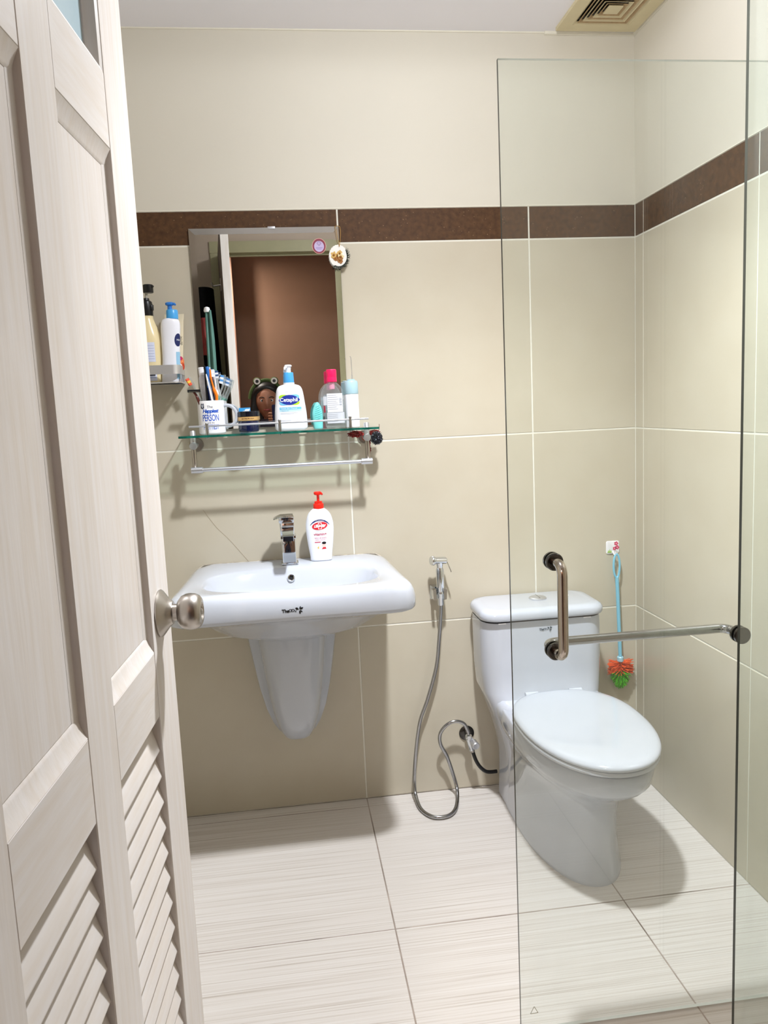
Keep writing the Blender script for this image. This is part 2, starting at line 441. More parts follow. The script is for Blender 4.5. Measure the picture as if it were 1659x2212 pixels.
# hall behind the photographer ----------------------------------------
h = MB(); h.box((-1.7, HY-0.1, 0), (-0.45, HY+0.16, CEIL)); struct('wall_hall_pillar', h, M['hall_wall_pink'], smooth=False)
h = MB(); h.box((-0.45, HY-0.1, 0), (1.7, HY, CEIL)); struct('wall_hall_rear', h, M['hall_wall'], smooth=False)
h = MB(); h.box((-1.8, HY, 0), (-1.7, YF-0.1, CEIL)); h.box((-1.7, YF-T, 0), (XL-0.02, YF-0.06, CEIL)); struct('wall_hall_left', h, M['hall_wall'], smooth=False)
h = MB(); h.box((1.7, HY, 0), (1.8, YF-0.1, CEIL)); h.box((XR+0.02, YF-T, 0), (1.7, YF-0.06, CEIL)); struct('wall_hall_right', h, M['hall_wall'], smooth=False)

# ================================================================== DOOR (open, hinged on the left jamb)
DE = Vector((-0.3847, -1.31, 0)); DU = Vector((-0.07433, -0.99723, 0)); DN = Vector((0.99723, -0.07433, 0))
def D(s, n, z):
    p = DE + DU*s + DN*n
    return (p.x, p.y, z)
DW, DH0, DH1, DT = 0.690, 0.012, 2.145, 0.036
door = bpy.data.objects.new('door_1', None); col.objects.link(door); door['kind'] = 'structure'
door.location = (DE + DU*DW).to_tuple(); door.rotation_euler = (0, 0, 0)
DL = tuple(door.location)
def dbuild(mb, name, mat, parent=None, **k):
    mb.v = [(p[0]-DL[0], p[1]-DL[1], p[2]-DL[2]) for p in mb.v]
    return mb.build(name, mat, door if parent is None else parent, **k)
def dbox(s0, s1, z0, z1, n0=-DT, n1=0.0, e=0.0012):
    """a board with softened front edges"""
    mb = MB()
    secs = []
    for n, q in ((n0, 0), (n1-e, 0), (n1, e)):
        secs.append([D(s0+q, n, z0+q), D(s1-q, n, z0+q), D(s1-q, n, z1-q), D(s0+q, n, z1-q)])
    return mb.loft(secs)
C2, C1 = (0.108, 0.2985), (0.388, 0.580)           # the two columns of panels
RZ = [(0.012, 0.155), (0.893, 0.984), (1.632, 1.722), (2.040, 2.145)]
dbuild(dbox(0.0, C2[0], DH0, DH1), 'stile', M['door_paint'])
dbuild(dbox(C2[1], C1[0], DH0, DH1), 'stile', M['door_paint'])
dbuild(dbox(C1[1], DW, DH0, DH1), 'stile', M['door_paint'])
for cs in (C2, C1):
    for z0, z1 in RZ:
        dbuild(dbox(cs[0], cs[1], z0, z1, n1=-0.0003), 'rail', M['door_paint_rail'])
    # raised-and-fielded panel with its moulding
    z0, z1 = RZ[1][1], RZ[2][0]
    mo = MB(); ws, wz, dp = 0.015, 0.022, 0.0092
    prof = [(0.0, 0.0, -0.0005), (0.03, 0.06, -0.0012), (0.06, 0.30, -0.0034), (0.09, 0.60, -0.0060), (0.14, 0.84, -0.0072), (1.0, 1.0, -dp), (1.0, 1.0, -0.02)]
    secs = []
    for ts, tz, n in prof:
        a, b = ws*ts, wz*tz
        secs.append([D(cs[0]+a, n, z0+b), D(cs[1]-a, n, z0+b), D(cs[1]-a, n, z1-b), D(cs[0]+a, n, z1-b)])
    mo.loft(secs, cap0=False, cap1=False); dbuild(mo, 'moulding', M['door_paint'], angle=25)
    pn = MB(); secs = []
    for n, q in ((-0.024, 0), (-dp-0.0008, 0), (-dp, 0.001)):
        secs.append([D(cs[0]+ws+q, n, z0+wz+q), D(cs[1]-ws-q, n, z0+wz+q), D(cs[1]-ws-q, n, z1-wz-q), D(cs[0]+ws+q, n, z1-wz-q)])
    pn.loft(secs); dbuild(pn, 'panel', M['door_paint'])
    # glazed light at the top
    z0, z1 = RZ[2][1], RZ[3][0]
    mo = MB(); secs = []
    for t, n in [(0.0, -0.001), (0.4, -0.003), (0.5, -0.007), (1.0, -0.016), (1.0, -0.03)]:
        a = 0.013*t
        secs.append([D(cs[0]+a, n, z0+a), D(cs[1]-a, n, z0+a), D(cs[1]-a, n, z1-a), D(cs[0]+a, n, z1-a)])
    mo.loft(secs, cap0=False, cap1=False); dbuild(mo, 'glazing_bead', M['door_paint'], angle=25)
    g = MB(); secs = [[D(cs[0]+0.012, n, z0+0.012), D(cs[1]-0.012, n, z0+0.012), D(cs[1]-0.012, n, z1-0.012), D(cs[0]+0.012, n, z1-0.012)] for n in (-0.022, -0.018)]
    g.loft(secs); dbuild(g, 'window_pane', M['frost'], smooth=False)
    # louvre slats
    z, zb, k = 0.884, 0.160, 0
    base = None
    zs = []
    zz = z - 0.022
    while zz > zb + 0.012:
        zs.append(zz); zz -= 0.0377
    for zz in zs:
        if base is None:
            sl = MB(); hw = 0.0212; th = 0.0040; ca, sa = cos(radians(74)), sin(radians(74))
            prof = []
            for a in range(8):
                t = pi*a/7 - pi/2
                prof.append((hw-th + th*cos(t), th*sin(t)))
            for a in range(8):
                t = pi*a/7 + pi/2
                prof.append((-(hw-th) + th*cos(t), th*sin(t)))
            sc = []
            for s_, q in ((cs[0]-0.002, 1.0), (cs[0]+0.006, 1.0), (cs[1]-0.006, 1.0), (cs[1]+0.002, 1.0)):
                # long axis of the slat runs from back-top to front-bottom
                sc.append([D(s_, -0.0128 + (u*ca - w*sa)*1.0, (-u*sa - w*ca)) for u, w in prof])
            sl.loft(sc); base = dbuild(sl, 'slat', M['door_paint_rail'], angle=50)
            z_ref = zz
            base.location.z += zz
        else:
            c = base.copy(); col.objects.link(c); c.parent = door; c.location.z = base.location.z + (zz - z_ref)
# knob
kn = MB(); kc, kz = 0.060, 1.026
kax = DN
kn.lathe([(0.0330, 0.0), (0.0335, 0.002), (0.0315, 0.0045), (0.021, 0.0125), (0.0168, 0.017), (0.0160, 0.0185), (0.0125, 0.019)], c=D(kc, 0.0003, kz), axis=kax, seg=48)
rose = dbuild(kn, 'door_knob', M['satin'])
k2 = MB(); k2.lathe([(0.0118, 0.017), (0.0118, 0.027)], c=D(kc, 0, kz), axis=kax, seg=32)
dbuild(k2, 'neck', M['satin'], parent=None).parent = rose
k3 = MB()
pr = [(0.0115, 0.0255), (0.0170, 0.0265), (0.0225, 0.031), (0.0254, 0.0375), (0.0260, 0.043), (0.0252, 0.050), (0.0225, 0.0555), (0.0180, 0.0588), (0.0125, 0.0592), (0.0105, 0.0565), (0.001, 0.056)]
k3.lathe(pr, c=D(kc, 0, kz), axis=kax, seg=48)
dbuild(k3, 'knob', M['satin']).parent = rose
k4 = MB(); k4.lathe([(0.0042, 0.055), (0.0042, 0.0585), (0.003, 0.0592)], c=D(kc, 0, kz), axis=kax, seg=20); dbuild(k4, 'lock_button', M['satin']).parent = rose
for o in rose.children: pass
# latch plate on the free edge, hinges on the jamb side
lp = MB(); lp.loft([[D(q, -0.030, 0.99), D(q, -0.006, 0.99), D(q, -0.006, 1.06), D(q, -0.030, 1.06)] for q in (0.0, -0.0015)]); dbuild(lp, 'latch_plate', M['satin'], smooth=False)
for hz in (0.25, 1.05, 1.85):
    hg = MB(); hg.lathe([(0.006, 0), (0.006, 0.09)], c=D(DW+0.004, 0.002, hz), seg=16); dbuild(hg, 'hinge', M['satin'])
# board added on the back face, its shade put into the dark colour
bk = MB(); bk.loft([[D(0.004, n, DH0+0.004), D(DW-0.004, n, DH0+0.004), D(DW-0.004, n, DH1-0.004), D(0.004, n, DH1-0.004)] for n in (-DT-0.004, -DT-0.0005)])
dbuild(bk, 'back_shade_board', M['door_back_shade'], smooth=False)

# ================================================================== CEILING LIGHT AND ADDED HALL FILL
make_ceiling_light('ceiling_light', 'round recessed white ceiling downlight above the basin side of the bathroom', LAMP, 0.060, LAMP_W, (0.965, 0.99, 1.03), BEAM, 0.14)
make_ceiling_light('ceiling_light', 'round unseen fill light added on the ceiling of the brown hall outside the doorway', (-0.72, -2.80, CEIL-0.031), 0.06, HALL_FILL_W, (1.0, 0.90, 0.80), WIDE, 0.0)  # added lamp, brightens hall and room from the doorway side

# ================================================================== CEILING VENT
vx0, vx1, vy0, vy1 = 0.686, 0.936, -0.290, -0.030
vent = thing('ceiling_vent', 'square cream ceiling exhaust vent with nested square louvres in the corner', 'vent', ((vx0+vx1)/2, (vy0+vy1)/2, CEIL))
vm = pbr('vent_plastic', (214,202,166), rough=0.45, var=0.06)
vd = pbr('vent_dust', (186,160,122), rough=0.8, var=0.2, vscale=60)
hx, hy = (vx1-vx0)/2, (vy1-vy0)/2
def ring_frame(mb, ox, oy, ix, iy, z0, z1, slope=0.0, cx=0.0, cy=0.0):
    secs = [[(cx+sx*ox, cy+sy*oy, z0) for sx, sy in ((1,1),(-1,1),(-1,-1),(1,-1))],
            [(cx+sx*ox, cy+sy*oy, z1) for sx, sy in ((1,1),(-1,1),(-1,-1),(1,-1))],
            [(cx+sx*ix, cy+sy*iy, z1+slope) for sx, sy in ((1,1),(-1,1),(-1,-1),(1,-1))],
            [(cx+sx*ix, cy+sy*iy, z0+slope) for sx, sy in ((1,1),(-1,1),(-1,-1),(1,-1))]]
    secs.append(secs[0])
    mb.loft(secs, False, False)
f = MB(); ring_frame(f, hx, hy, hx*0.70, hy*0.70, 0.0, -0.010, 0.0); f.build('frame', vm, vent, angle=20)
d = MB(); d.box((-hx*0.72, -hy*0.72, -0.0012), (hx*0.72, hy*0.72, -0.0002)); d.build('duct', M['black'], vent, smooth=False)
for k in range(6):
    q = 0.70 - 0.088*k
    f = MB(); ring_frame(f, hx*(q-0.004), hy*(q-0.004), hx*(q-0.072), hy*(q-0.072), -0.0085, -0.0098, 0.0060); f.build('louvre', vd if k % 2 else vm, vent, angle=20)
f = MB(); f.box((-hx*0.17, -hy*0.17, -0.0108), (hx*0.17, hy*0.17, -0.007)); f.build('centre_plate', vm, vent, smooth=False)

# ================================================================== LETTERING HELPERS
_txt_cache = {}
def text_shape(txt, size, shear=0.0, space=1.0, bold=0.0):
    """flat triangulated lettering, centred on its own middle"""
    key = (txt, size, shear, space, bold)
    if key in _txt_cache: return _txt_cache[key]
    cu = bpy.data.curves.new('lettering', 'FONT'); cu.body = txt; cu.size = size; cu.shear = shear
    cu.space_character = space; cu.offset = bold; cu.resolution_u = 3
    cu.align_x = 'CENTER'; cu.align_y = 'CENTER'
    ob = bpy.data.objects.new('lettering', cu); col.objects.link(ob)
    bpy.context.view_layer.update()
    me = bpy.data.meshes.new_from_object(ob.evaluated_get(bpy.context.evaluated_depsgraph_get()))
    v = [(p.co.x, p.co.y) for p in me.vertices]; f = [tuple(p.vertices) for p in me.polygons]
    bpy.data.objects.remove(ob); bpy.data.curves.remove(cu); bpy.data.meshes.remove(me)
    _txt_cache[key] = (v, f); return v, f
def put_text(mb, txt, size, u, v, fn, mat=0, **k):
    """fn(u, v) maps the label plane onto the surface"""
    vv, ff = text_shape(txt, size, **k)
    mb.add([fn(u+a, v+b) for a, b in vv], ff, mat)
def put_poly(mb, outline, fn, mat=0, rings=4):
    """filled star-shaped outline as rings around its middle"""
    cx = sum(p[0] for p in outline)/len(outline); cy = sum(p[1] for p in outline)/len(outline)
    n = len(outline); V = [fn(cx, cy)]; F = []
    for k in range(1, rings+1):
        t = k/rings
        V += [fn(cx+(x-cx)*t, cy+(y-cy)*t) for x, y in outline]
    for i in range(n):
        j = (i+1) % n
        F.append((0, 1+i, 1+j))
        for k in range(rings-1):
            a = 1+k*n
            F.append((a+i, a+n+i, a+n+j, a+j))
    mb.add(V, F, mat)
def put_rect(mb, u0, u1, v0, v1, fn, mat=0, nu=8, nv=3):
    V = [fn(u0+(u1-u0)*i/nu, v0+(v1-v0)*j/nv) for j in range(nv+1) for i in range(nu+1)]
    F = [(j*(nu+1)+i, j*(nu+1)+i+1, (j+1)*(nu+1)+i+1, (j+1)*(nu+1)+i) for j in range(nv) for i in range(nu)]
    mb.add(V, F, mat)
def oval(cu, cv, a, b, n=36, rot=0.0):
    c, s = cos(rot), sin(rot)
    return [(cu + a*cos(2*pi*i/n)*c - b*sin(2*pi*i/n)*s, cv + a*cos(2*pi*i/n)*s + b*sin(2*pi*i/n)*c) for i in range(n)]
def ink(rgb, rough=0.5):
    k = 'ink_%d_%d_%d' % rgb
    if k not in M: M[k] = pbr(k, rgb, rough=rough, var=0.03)
    return M[k]
def flower_logo(mb, fn, s=1.0, mat=0):
    """small maker's mark: three letters, two loops and a five-petalled flower"""
    put_text(mb, 'Tha', 0.0095*s, -0.0175*s, -0.0004*s, fn, mat, bold=0.0004*s)
    for cu in (-0.0075*s, -0.0025*s):
        for i in range(14):
            a0, a1 = 2*pi*i/14, 2*pi*(i+1)/14
            q = [(cu+0.0036*s*cos(a)*r, 0.0004*s+0.0030*s*sin(a)*r) for a, r in ((a0,1.0),(a1,1.0),(a1,0.62),(a0,0.62))]
            mb.add([fn(*p) for p in q], [(0,1,2,3)], mat)
    put_text(mb, 'x', 0.009*s, 0.0030*s, -0.001*s, fn, mat)
    for k, (ang, L, w) in enumerate([(150,0.0095,0.0024),(68,0.0085,0.0014),(30,0.0095,0.0021),(-40,0.0085,0.0013),(-80,0.0095,0.0019)]):
        a = radians(ang); c, s_ = cos(a), sin(a); o = []
        for t, h in ((0.12,0.0),(0.35,0.7),(0.65,1.0),(1.0,0.05),(0.65,-1.0),(0.35,-0.7)):
            o.append((0.0105*s + (L*t*c - w*h*s_)*s, (L*t*s_ + w*h*c)*s + 0.0008*s))
        put_poly(mb, o, fn, mat, 2)

# ================================================================== WASH BASIN
SX = -0.2035
basin = thing('wash_basin', 'white ceramic wall-hung wash basin with a half pedestal under the glass shelf', 'wash basin', (SX, 0, 0.27))
def outline_pts(poly, rad, N=96, center=(SX, -0.24)):
    """rounded polygon resampled by angle from a centre"""
    n = len(poly); P = []
    for i in range(n):
        p0, p1, p2 = Vector(poly[i-1]), Vector(poly[i]), Vector(poly[(i+1) % n])
        r = rad[i]; d1 = (p0-p1).normalized(); d2 = (p2-p1).normalized()
        ang = d1.angle(d2); t = r/math.tan(ang/2); c = p1 + (d1+d2).normalized()*(r/sin(ang/2))
        a = p1+d1*t; b = p1+d2*t
        va, vb = a-c, b-c; th = va.angle(vb); sg = 1 if (va.x*vb.y - va.y*vb.x) > 0 else -1
        for k in range(11):
            q = sg*th*k/10
            P.append(c + Vector((va.x*cos(q)-va.y*sin(q), va.x*sin(q)+va.y*cos(q))))
    out = []; C = Vector(center); m = len(P)
    for i in range(N):
        a = 2*pi*i/N; d = Vector((cos(a), sin(a))); best = None
        for k in range(m):
            p, q = P[k]-C, P[(k+1) % m]-C; e = q-p
            den = d.x*e.y - d.y*e.x
            if abs(den) < 1e-12: continue
            t = (p.x*e.y - p.y*e.x)/den; u = (p.x*d.y - p.y*d.x)/den
            if t > 0 and -1e-6 <= u <= 1+1e-6 and (best is None or t > best): best = t
        out.append((C.x + d.x*best, C.y + d.y*best))
    return out
YFR = -0.472
trap = [(SX+0.305, -0.001), (SX-0.305, -0.001), (SX-0.333, YFR), (SX+0.333, YFR)]
OUT = outline_pts(trap, [0.045, 0.045, 0.055, 0.055])
CC = (SX, -0.24)
def scl(k, z, dy=0.0, keep_back=True):
    o = []
    for x, y in OUT:
        yy = CC[1] + (y-CC[1])*k
        if keep_back and y > -0.004: yy = min(y, yy+0.24*(1-k))
        o.append((CC[0] + (x-CC[0])*k, yy + dy, z))
    return o
def inset(dd, z):
    """move the outline inwards by dd on the sides and front, not against the wall"""
    o = []
    for x, y in OUT:
        v = Vector((CC[0]-x, CC[1]-y)); L = v.length; v.normalize()
        nx, ny = x + v.x*dd, y + (v.y*dd if y < -0.01 else v.y*min(dd, 0.001))
        o.append((nx, ny, z))
    return o
def bowl(a, b, cy, z, n=2.7):
    # same angular sampling as OUT
    N = len(OUT); o = []
    for i in range(N):
        t = 2*pi*i/N; c, s = cos(t), sin(t)
        r = 1.0/((abs(c)/a)**n + (abs(s)/b)**n)**(1/n)
        o.append((SX + r*c, cy + r*s, z))
    return o
bm = MB(); ZT = 0.832
secs = [bowl(0.10, 0.085, -0.13, 0.628, 3), bowl(0.155, 0.112, -0.14, 0.645, 3), bowl(0.21, 0.15, -0.18, 0.675, 3), bowl(0.275, 0.190, -0.210, 0.728, 3.2),
        inset(0.032, 0.7535), inset(0.012, 0.7545), inset(0.003, 0.759), inset(0.0, 0.767), inset(0.0, 0.790), inset(0.004, 0.808), inset(0.011, 0.821), inset(0.020, 0.828), inset(0.032, ZT), inset(0.045, ZT+0.0005),
        bowl(0.250, 0.152, -0.282, ZT+0.0003, 2.9), bowl(0.244, 0.146, -0.282, ZT-0.003, 2.9), bowl(0.237, 0.138, -0.282, ZT-0.012, 2.8), bowl(0.222, 0.124, -0.282, ZT-0.045, 2.7), bowl(0.195, 0.105, -0.282, ZT-0.082, 2.5), bowl(0.12, 0.075, -0.28, ZT-0.103, 2.2), bowl(0.03, 0.028, -0.275, ZT-0.110, 2)]
bm.loft(secs)
b_ = bm.build('basin', M['ceramic'], basin, angle=50, shift=(SX, 0, 0.27)); b_.location = (0, 0, 0)
def local(o, parent):           # built in world measures -> measures of its thing
    o.location = Vector(o.location) - Vector(parent.location); return o
# semi pedestal
pm = MB(); secs = []
for z, a, d in [(0.268, 0.030, 0.080), (0.272, 0.044, 0.100), (0.285, 0.060, 0.122), (0.31, 0.077, 0.140), (0.36, 0.097, 0.156), (0.43, 0.114, 0.170), (0.52, 0.129, 0.182), (0.60, 0.141, 0.190), (0.655, 0.147, 0.193)]:
    o = [(SX-0.011+a, -0.001, z), (SX-0.011+a, -0.030, z), (SX-0.011+a*0.965, -0.045, z), (SX-0.011+a*0.80, -0.052, z), (SX-0.011+a*0.745, -0.062, z)]
    K = 18
    for i in range(K+1):
        t = pi*i/K
        o.append((SX-0.011 + a*0.74*math.copysign(abs(cos(t))**(2/2.6), cos(t)), -0.066 - (d-0.066)*abs(sin(t))**(2/2.6), z))
    o += [(2*(SX-0.011)-p[0], p[1], p[2]) for p in reversed(o[:5])]
    secs.append(o)
pm.loft(secs); local(pm.build('half_pedestal', M['ceramic'], basin, angle=50), basin)
# overflow ring, waste, logo, sealing joint
ov = MB(); oc = Vector((SX-0.002, -0.1535, 0.8025)); ax = Vector((0, -0.92, 0.39))
ov.lathe([(0.0065, 0.001), (0.0072, 0.0045), (0.0100, 0.0052), (0.0118, 0.0025), (0.0118, -0.006)], c=oc, axis=ax, seg=32, cap0=False, cap1=False)
ovr = local(ov.build('overflow_ring', M['chrome'], basin), basin)
ov = MB(); ov.lathe([(0.0068, 0.0008), (0.0068, 0.0012)], c=oc, axis=ax); sub(local(ov.build('overflow_hole', M['black'], basin), basin), ovr)
wm = MB(); wm.lathe([(0.021, 0.0), (0.021, 0.003), (0.017, 0.005), (0.008, 0.006)], c=(SX, -0.275, ZT-0.1115)); local(wm.build('waste', M['chrome'], basin), basin)
lg = MB(); flower_logo(lg, lambda u, v: (SX+0.001+u*1.28, YFR-0.0006, 0.7845+v*1.28)); local(lg.build('maker_mark', ink((18,18,20)), basin, smooth=False), basin)
sj = MB(); pth = []
for x, y in OUT:
    if y > -0.030:
        q = min(1.0, max(0.0, (-y-0.001)/0.03))
        v = Vector((x-CC[0], y-CC[1])).normalized()
        pth.append((x + v.x*0.0015*q, min(y + v.y*0.0015, -0.0015), ZT-0.0005-0.030*q))
sj.tube(pth, 0.0022, 6); local(sj.build('sealant', pbr('old_sealant', (214,206,190), rough=0.7, var=0.6, vscale=30, rgb2=(62,48,36)), basin), basin)

# ================================================================== FAUCET
FX, FY = -0.2070, -0.083
faucet = thing('faucet', 'square chrome basin mixer tap standing on the wash basin', 'faucet', (FX, FY, ZT+0.0008))
def loc_build(mb, name, mat, parent, **k):      # mesh already in the thing's own measures
    return mb.build(name, mat, parent, **k)
m = MB(); rbox(m, (-0.026, -0.026, 0), (0.026, 0.026, 0.007), 0.004); loc_build(m, 'base_plate', M['chrome'], faucet)
m = MB(); secs = []
for z, h, y in [(0.006, 0.0205, 0.0), (0.03, 0.0205, 0.0), (0.078, 0.0215, 0.001), (0.081, 0.0205, 0.001)]:
    secs.append(rrect(-h, h, y-h, y+h, 0.003, z))
m.loft(secs); loc_build(m, 'column', M['chrome'], faucet)
m = MB(); rbox(m, (-0.0245, -0.024, 0.081), (0.0245, 0.024, 0.091), 0.003); loc_build(m, 'collar', M['chrome'], faucet)
m = MB(); secs = []
for z, h in [(0.091, 0.0195), (0.094, 0.0205), (0.128, 0.0225), (0.1305, 0.021)]:
    secs.append(rrect(-h-0.002, h-0.002, -h, h, 0.003, z))
m.loft(secs); loc_build(m, 'mixer_head', M['chrome'], faucet)
m = MB()   # spout running out over the bowl
secs = []
for y, z0, z1, w in [(0.010, 0.094, 0.124, 0.017), (-0.03, 0.096, 0.122, 0.017), (-0.075, 0.094, 0.116, 0.0165), (-0.118, 0.089, 0.106, 0.016), (-0.122, 0.090, 0.104, 0.015)]:
    secs.append([(-w, y, z0), (w, y, z0), (w, y, z1), (-w, y, z1)])
m.loft(secs); sp = loc_build(m, 'spout', M['chrome'], faucet, angle=30)
m = MB(); m.lathe([(0.009, 0.0), (0.009, 0.008)], c=(0, -0.108, 0.083)); sub(loc_build(m, 'aerator', M['dark_chrome'], faucet), sp)
m = MB(); secs = []
for z, h in [(0.1315, 0.0225), (0.1345, 0.0235), (0.1460, 0.0235), (0.1475, 0.0225)]:
    secs.append(rrect(-h-0.003, h-0.003, -h, h, 0.003, z))
m.loft(secs)
secs = []
for x, y, z, w, t in [(0.018, 0.0, 0.1500, 0.0225, 0.004), (-0.020, -0.006, 0.1515, 0.0215, 0.0036), (-0.036, -0.016, 0.1470, 0.020, 0.003), (-0.041, -0.020, 0.1450, 0.018, 0.002)]:
    secs.append([(x, y-w, z-t), (x, y+w, z-t), (x, y+w, z+t*0.6), (x, y-w, z+t*0.6)])
m.loft(secs); loc_build(m, 'lever', M['chrome'], faucet, angle=30)

# ================================================================== TOILET
TX = 0.5775
toilet = thing('toilet', 'white one-piece ceramic toilet with closed lid behind the glass door', 'toilet', (TX, -0.38, 0))
bd = MB()
secs = []
for z, xc, yb, yf, hw, nb in [(0.0, .5675, -.02, -.612, .1310, 4), (0.012, .5675, -.02, -.612, .1310, 4), (0.02, .5675, -.02, -.606, .1285, 4), (0.10, .568, -.02, -.590, .1255, 4), (0.17, .569, -.02, -.590, .1275, 4), (0.22, .571, -.02, -.606, .134, 4),
                             (0.262, .574, -.02, -.650, .146, 3.6), (0.292, .5765, -.025, -.706, .162, 3.2), (0.306, .577, -.03, -.728, .170, 3), (0.320, .577, -.04, -.742, .1745, 3), (0.345, .5775, -.05, -.748, .176, 3), (0.368, .5775, -.06, -.748, .1755, 3), (0.374, .5775, -.065, -.742, .172, 3)]:
    secs.append(egg(xc, yb, yf, hw, z, nb=nb, nf=2.15))
bd.loft(secs)
secs = []
for z, xc, hw, yb, yf, r in [(0.004, .5675, .1285, -.012, -.20, .05), (0.10, .567, .1240, -.012, -.22, .05), (0.17, .5668, .1285, -.012, -.25, .07), (0.22, .566, .1375, -.012, -.27, .08), (0.27, .5648, .1490, -.012, -.28, .085), (0.32, .563, .1625, -.012, -.27, .085), (0.36, .5615, .1750, -.012, -.245, .075), (0.40, .560, .188, -.012, -.212, .055), (0.47, .5595, .1925, -.012, -.2095, .055), (0.60, .559, .1935, -.012, -.208, .055), (0.6262, .559, .1915, -.012, -.206, .053)]:
    secs.append(rrect(xc-hw, xc+hw, yf, yb, min(r, (yb-yf)*0.45), z, k=8))
bd.loft(secs)
# saddle between tank and seat
secs = []
for z, hw, yf in [(0.20, .128, -.22), (0.27, .146, -.27), (0.33, .166, -.30), (0.360, .171, -.31), (0.376, .167, -.305), (0.385, .154, -.29)]:
    secs.append(rrect(.5690-hw, .5690+hw, yf, -.10, 0.075, z, k=8))
bd.loft(secs)
local(bd.build('bowl_and_tank', M['ceramic'], toilet, angle=60), toilet)
ld = MB(); secs = []
for z, q in [(0.6330, 0.005), (0.6345, 0.001), (0.640, -0.001), (0.652, -0.001), (0.660, 0.004), (0.6645, 0.012), (0.6655, 0.03)]:
    secs.append(rrect(.559-.196+q, .559+.196-q, -.2205+q, -.006-q*0.3, 0.052-q*0.3, z, k=8))
ld.loft(secs); tlid = local(ld.build('tank_lid', M['ceramic'], toilet, angle=50), toilet)
gp = MB(); gp.loft([rrect(.559-.1900, .559+.1900, -.2060, -.014, 0.05, z, k=8) for z in (0.6255, 0.6335)]); local(gp.build('lid_gap_shade', pbr('lid_gap_shade', (44,44,48), rough=0.7, var=0.3), toilet), toilet)  # dark filler, shade between tank and lid given as colour
sr = MB(); sr.loft([egg(.5775, -.2215, -.752, .1745, .3755, 2.6), egg(.5775, -.2205, -.757, .1775, .379, 2.6), egg(.5775, -.2205, -.757, .1775, .386, 2.6), egg(.5775, -.2215, -.754, .1755, .3895, 2.6)])
local(sr.build('seat_ring', M['seat'], toilet, angle=50), toilet)
sl = MB(); secs = []
for z, q in [(.3905, .004), (.393, .0005), (.399, -.0005), (.404, .003), (.4085, .012), (.4115, .030), (.4135, .06), (.4145, .10), (.4148, .15)]:
    secs.append(egg(.5775, -.2195-q*0.9, -.760+q, max(.1775-q, .01), z, 2.5))
sl.loft(secs); slid = local(sl.build('seat_lid', M['seat'], toilet, angle=50), toilet)
for sx in (-0.07, 0.07):
    hg = MB(); hg.lathe([(0.009, -0.02), (0.009, 0.02)], c=(.5775+sx, -.2225, .397), axis=(1,0,0), seg=16); sub(local(hg.build('hinge', M['seat'], toilet), toilet), slid)
fb = MB(); fb.lathe([(0.028, 0.0), (0.028, 0.003), (0.024, 0.006), (0.014, 0.0078), (0.001, 0.0082)], c=(.575, -.092, .6652), seg=40); bt = sub(local(fb.build('flush_button', M['alu'], toilet), toilet), tlid)
sp_ = MB(); sp_.box((.5745, -.116, .6730), (.5755, -.068, .6737)); o = sp_.build('button_split', M['dark_chrome'], toilet, smooth=False); sub(local(o, toilet), tlid)
lg = MB(); flower_logo(lg, lambda u, v: (.5635+u*0.95, -.2101, .5985+v*0.95)); local(lg.build('maker_mark', ink((60,72,80)), toilet, smooth=False), toilet)
for sx in (-1, 1):
    q = MB(); q.box((.559+sx*.135-.012, -.2095, .6235), (.559+sx*.135+.012, -.2055, .6265)); sub(local(q.build('lid_pad', M['white_pl'], toilet, smooth=False), toilet), tlid)

# ================================================================== HAND SPRAYER, HOLDER, VALVE, HOSES
ho = thing('sprayer_holder', 'chrome forked wall bracket holding the hand bidet sprayer', 'bracket', (0.264, 0, 0.695))
m = MB(); secs = []
for y, h in [(-0.0005, 0.024), (-0.010, 0.024), (-0.020, 0.017), (-0.024, 0.014)]:
    secs.append([(-h, y, -0.020-h*0.25), (h, y, -0.020-h*0.25), (h, y, 0.012+h*0.35), (-h, y, 0.012+h*0.35)])
m.loft(secs); m.build('wall_plate', M['chrome'], ho, angle=20)
m = MB()
for sx in (-1, 1):
    m = MB(); m.loft([[(sx*0.0125, y0, -0.020), (sx*0.021, y0, -0.018), (sx*0.023, y0, 0.014), (sx*0.0125, y0, 0.016)] for y0 in (-0.018, -0.042, -0.058)]); m.build('fork_prong', M['chrome'], ho, angle=20)

spr = thing('bidet_sprayer', 'chrome hand bidet sprayer hanging in its wall bracket beside the toilet', 'sprayer', (0.268, -0.045, 0.655))
m = MB(); m.lathe([(0.0085, 0.0), (0.0105, 0.004), (0.0105, 0.034), (0.0125, 0.038), (0.0125, 0.042), (0.0108, 0.046), (0.0125, 0.050), (0.0128, 0.118), (0.0108, 0.124), (0.0095, 0.130)], seg=28); m.build('handle', M['chrome'], spr)
m = MB(); m.lathe([(0.0135, -0.001), (0.0155, 0.002), (0.0155, 0.008), (0.012, 0.012), (0.0118, 0.050), (0.0085, 0.054)], c=(-0.029, -0.014, 0.151), axis=(1, 0.30, -0.10), seg=28)
m.tube([(0.0, 0, 0.126), (-0.001, -0.004, 0.138), (-0.003, -0.006, 0.150)], [0.0105, 0.0115, 0.0115], 16)
m.build('spray_head', M['chrome'], spr)
m = MB()
pts = catmull([(0.018, 0.0, 0.147), (0.024, -0.004, 0.136), (0.029, -0.007, 0.122), (0.0335, -0.008, 0.109)], 5)
for i in range(len(pts)-1):
    pass
m.loft([[p + Vector((0, -0.0045, 0)), p + Vector((0.0028, -0.0045, 0.001)), p + Vector((0.0028, 0.0045, 0.001)), p + Vector((0, 0.0045, 0))] for p in pts]); m.build('trigger', M['chrome'], spr, angle=30)
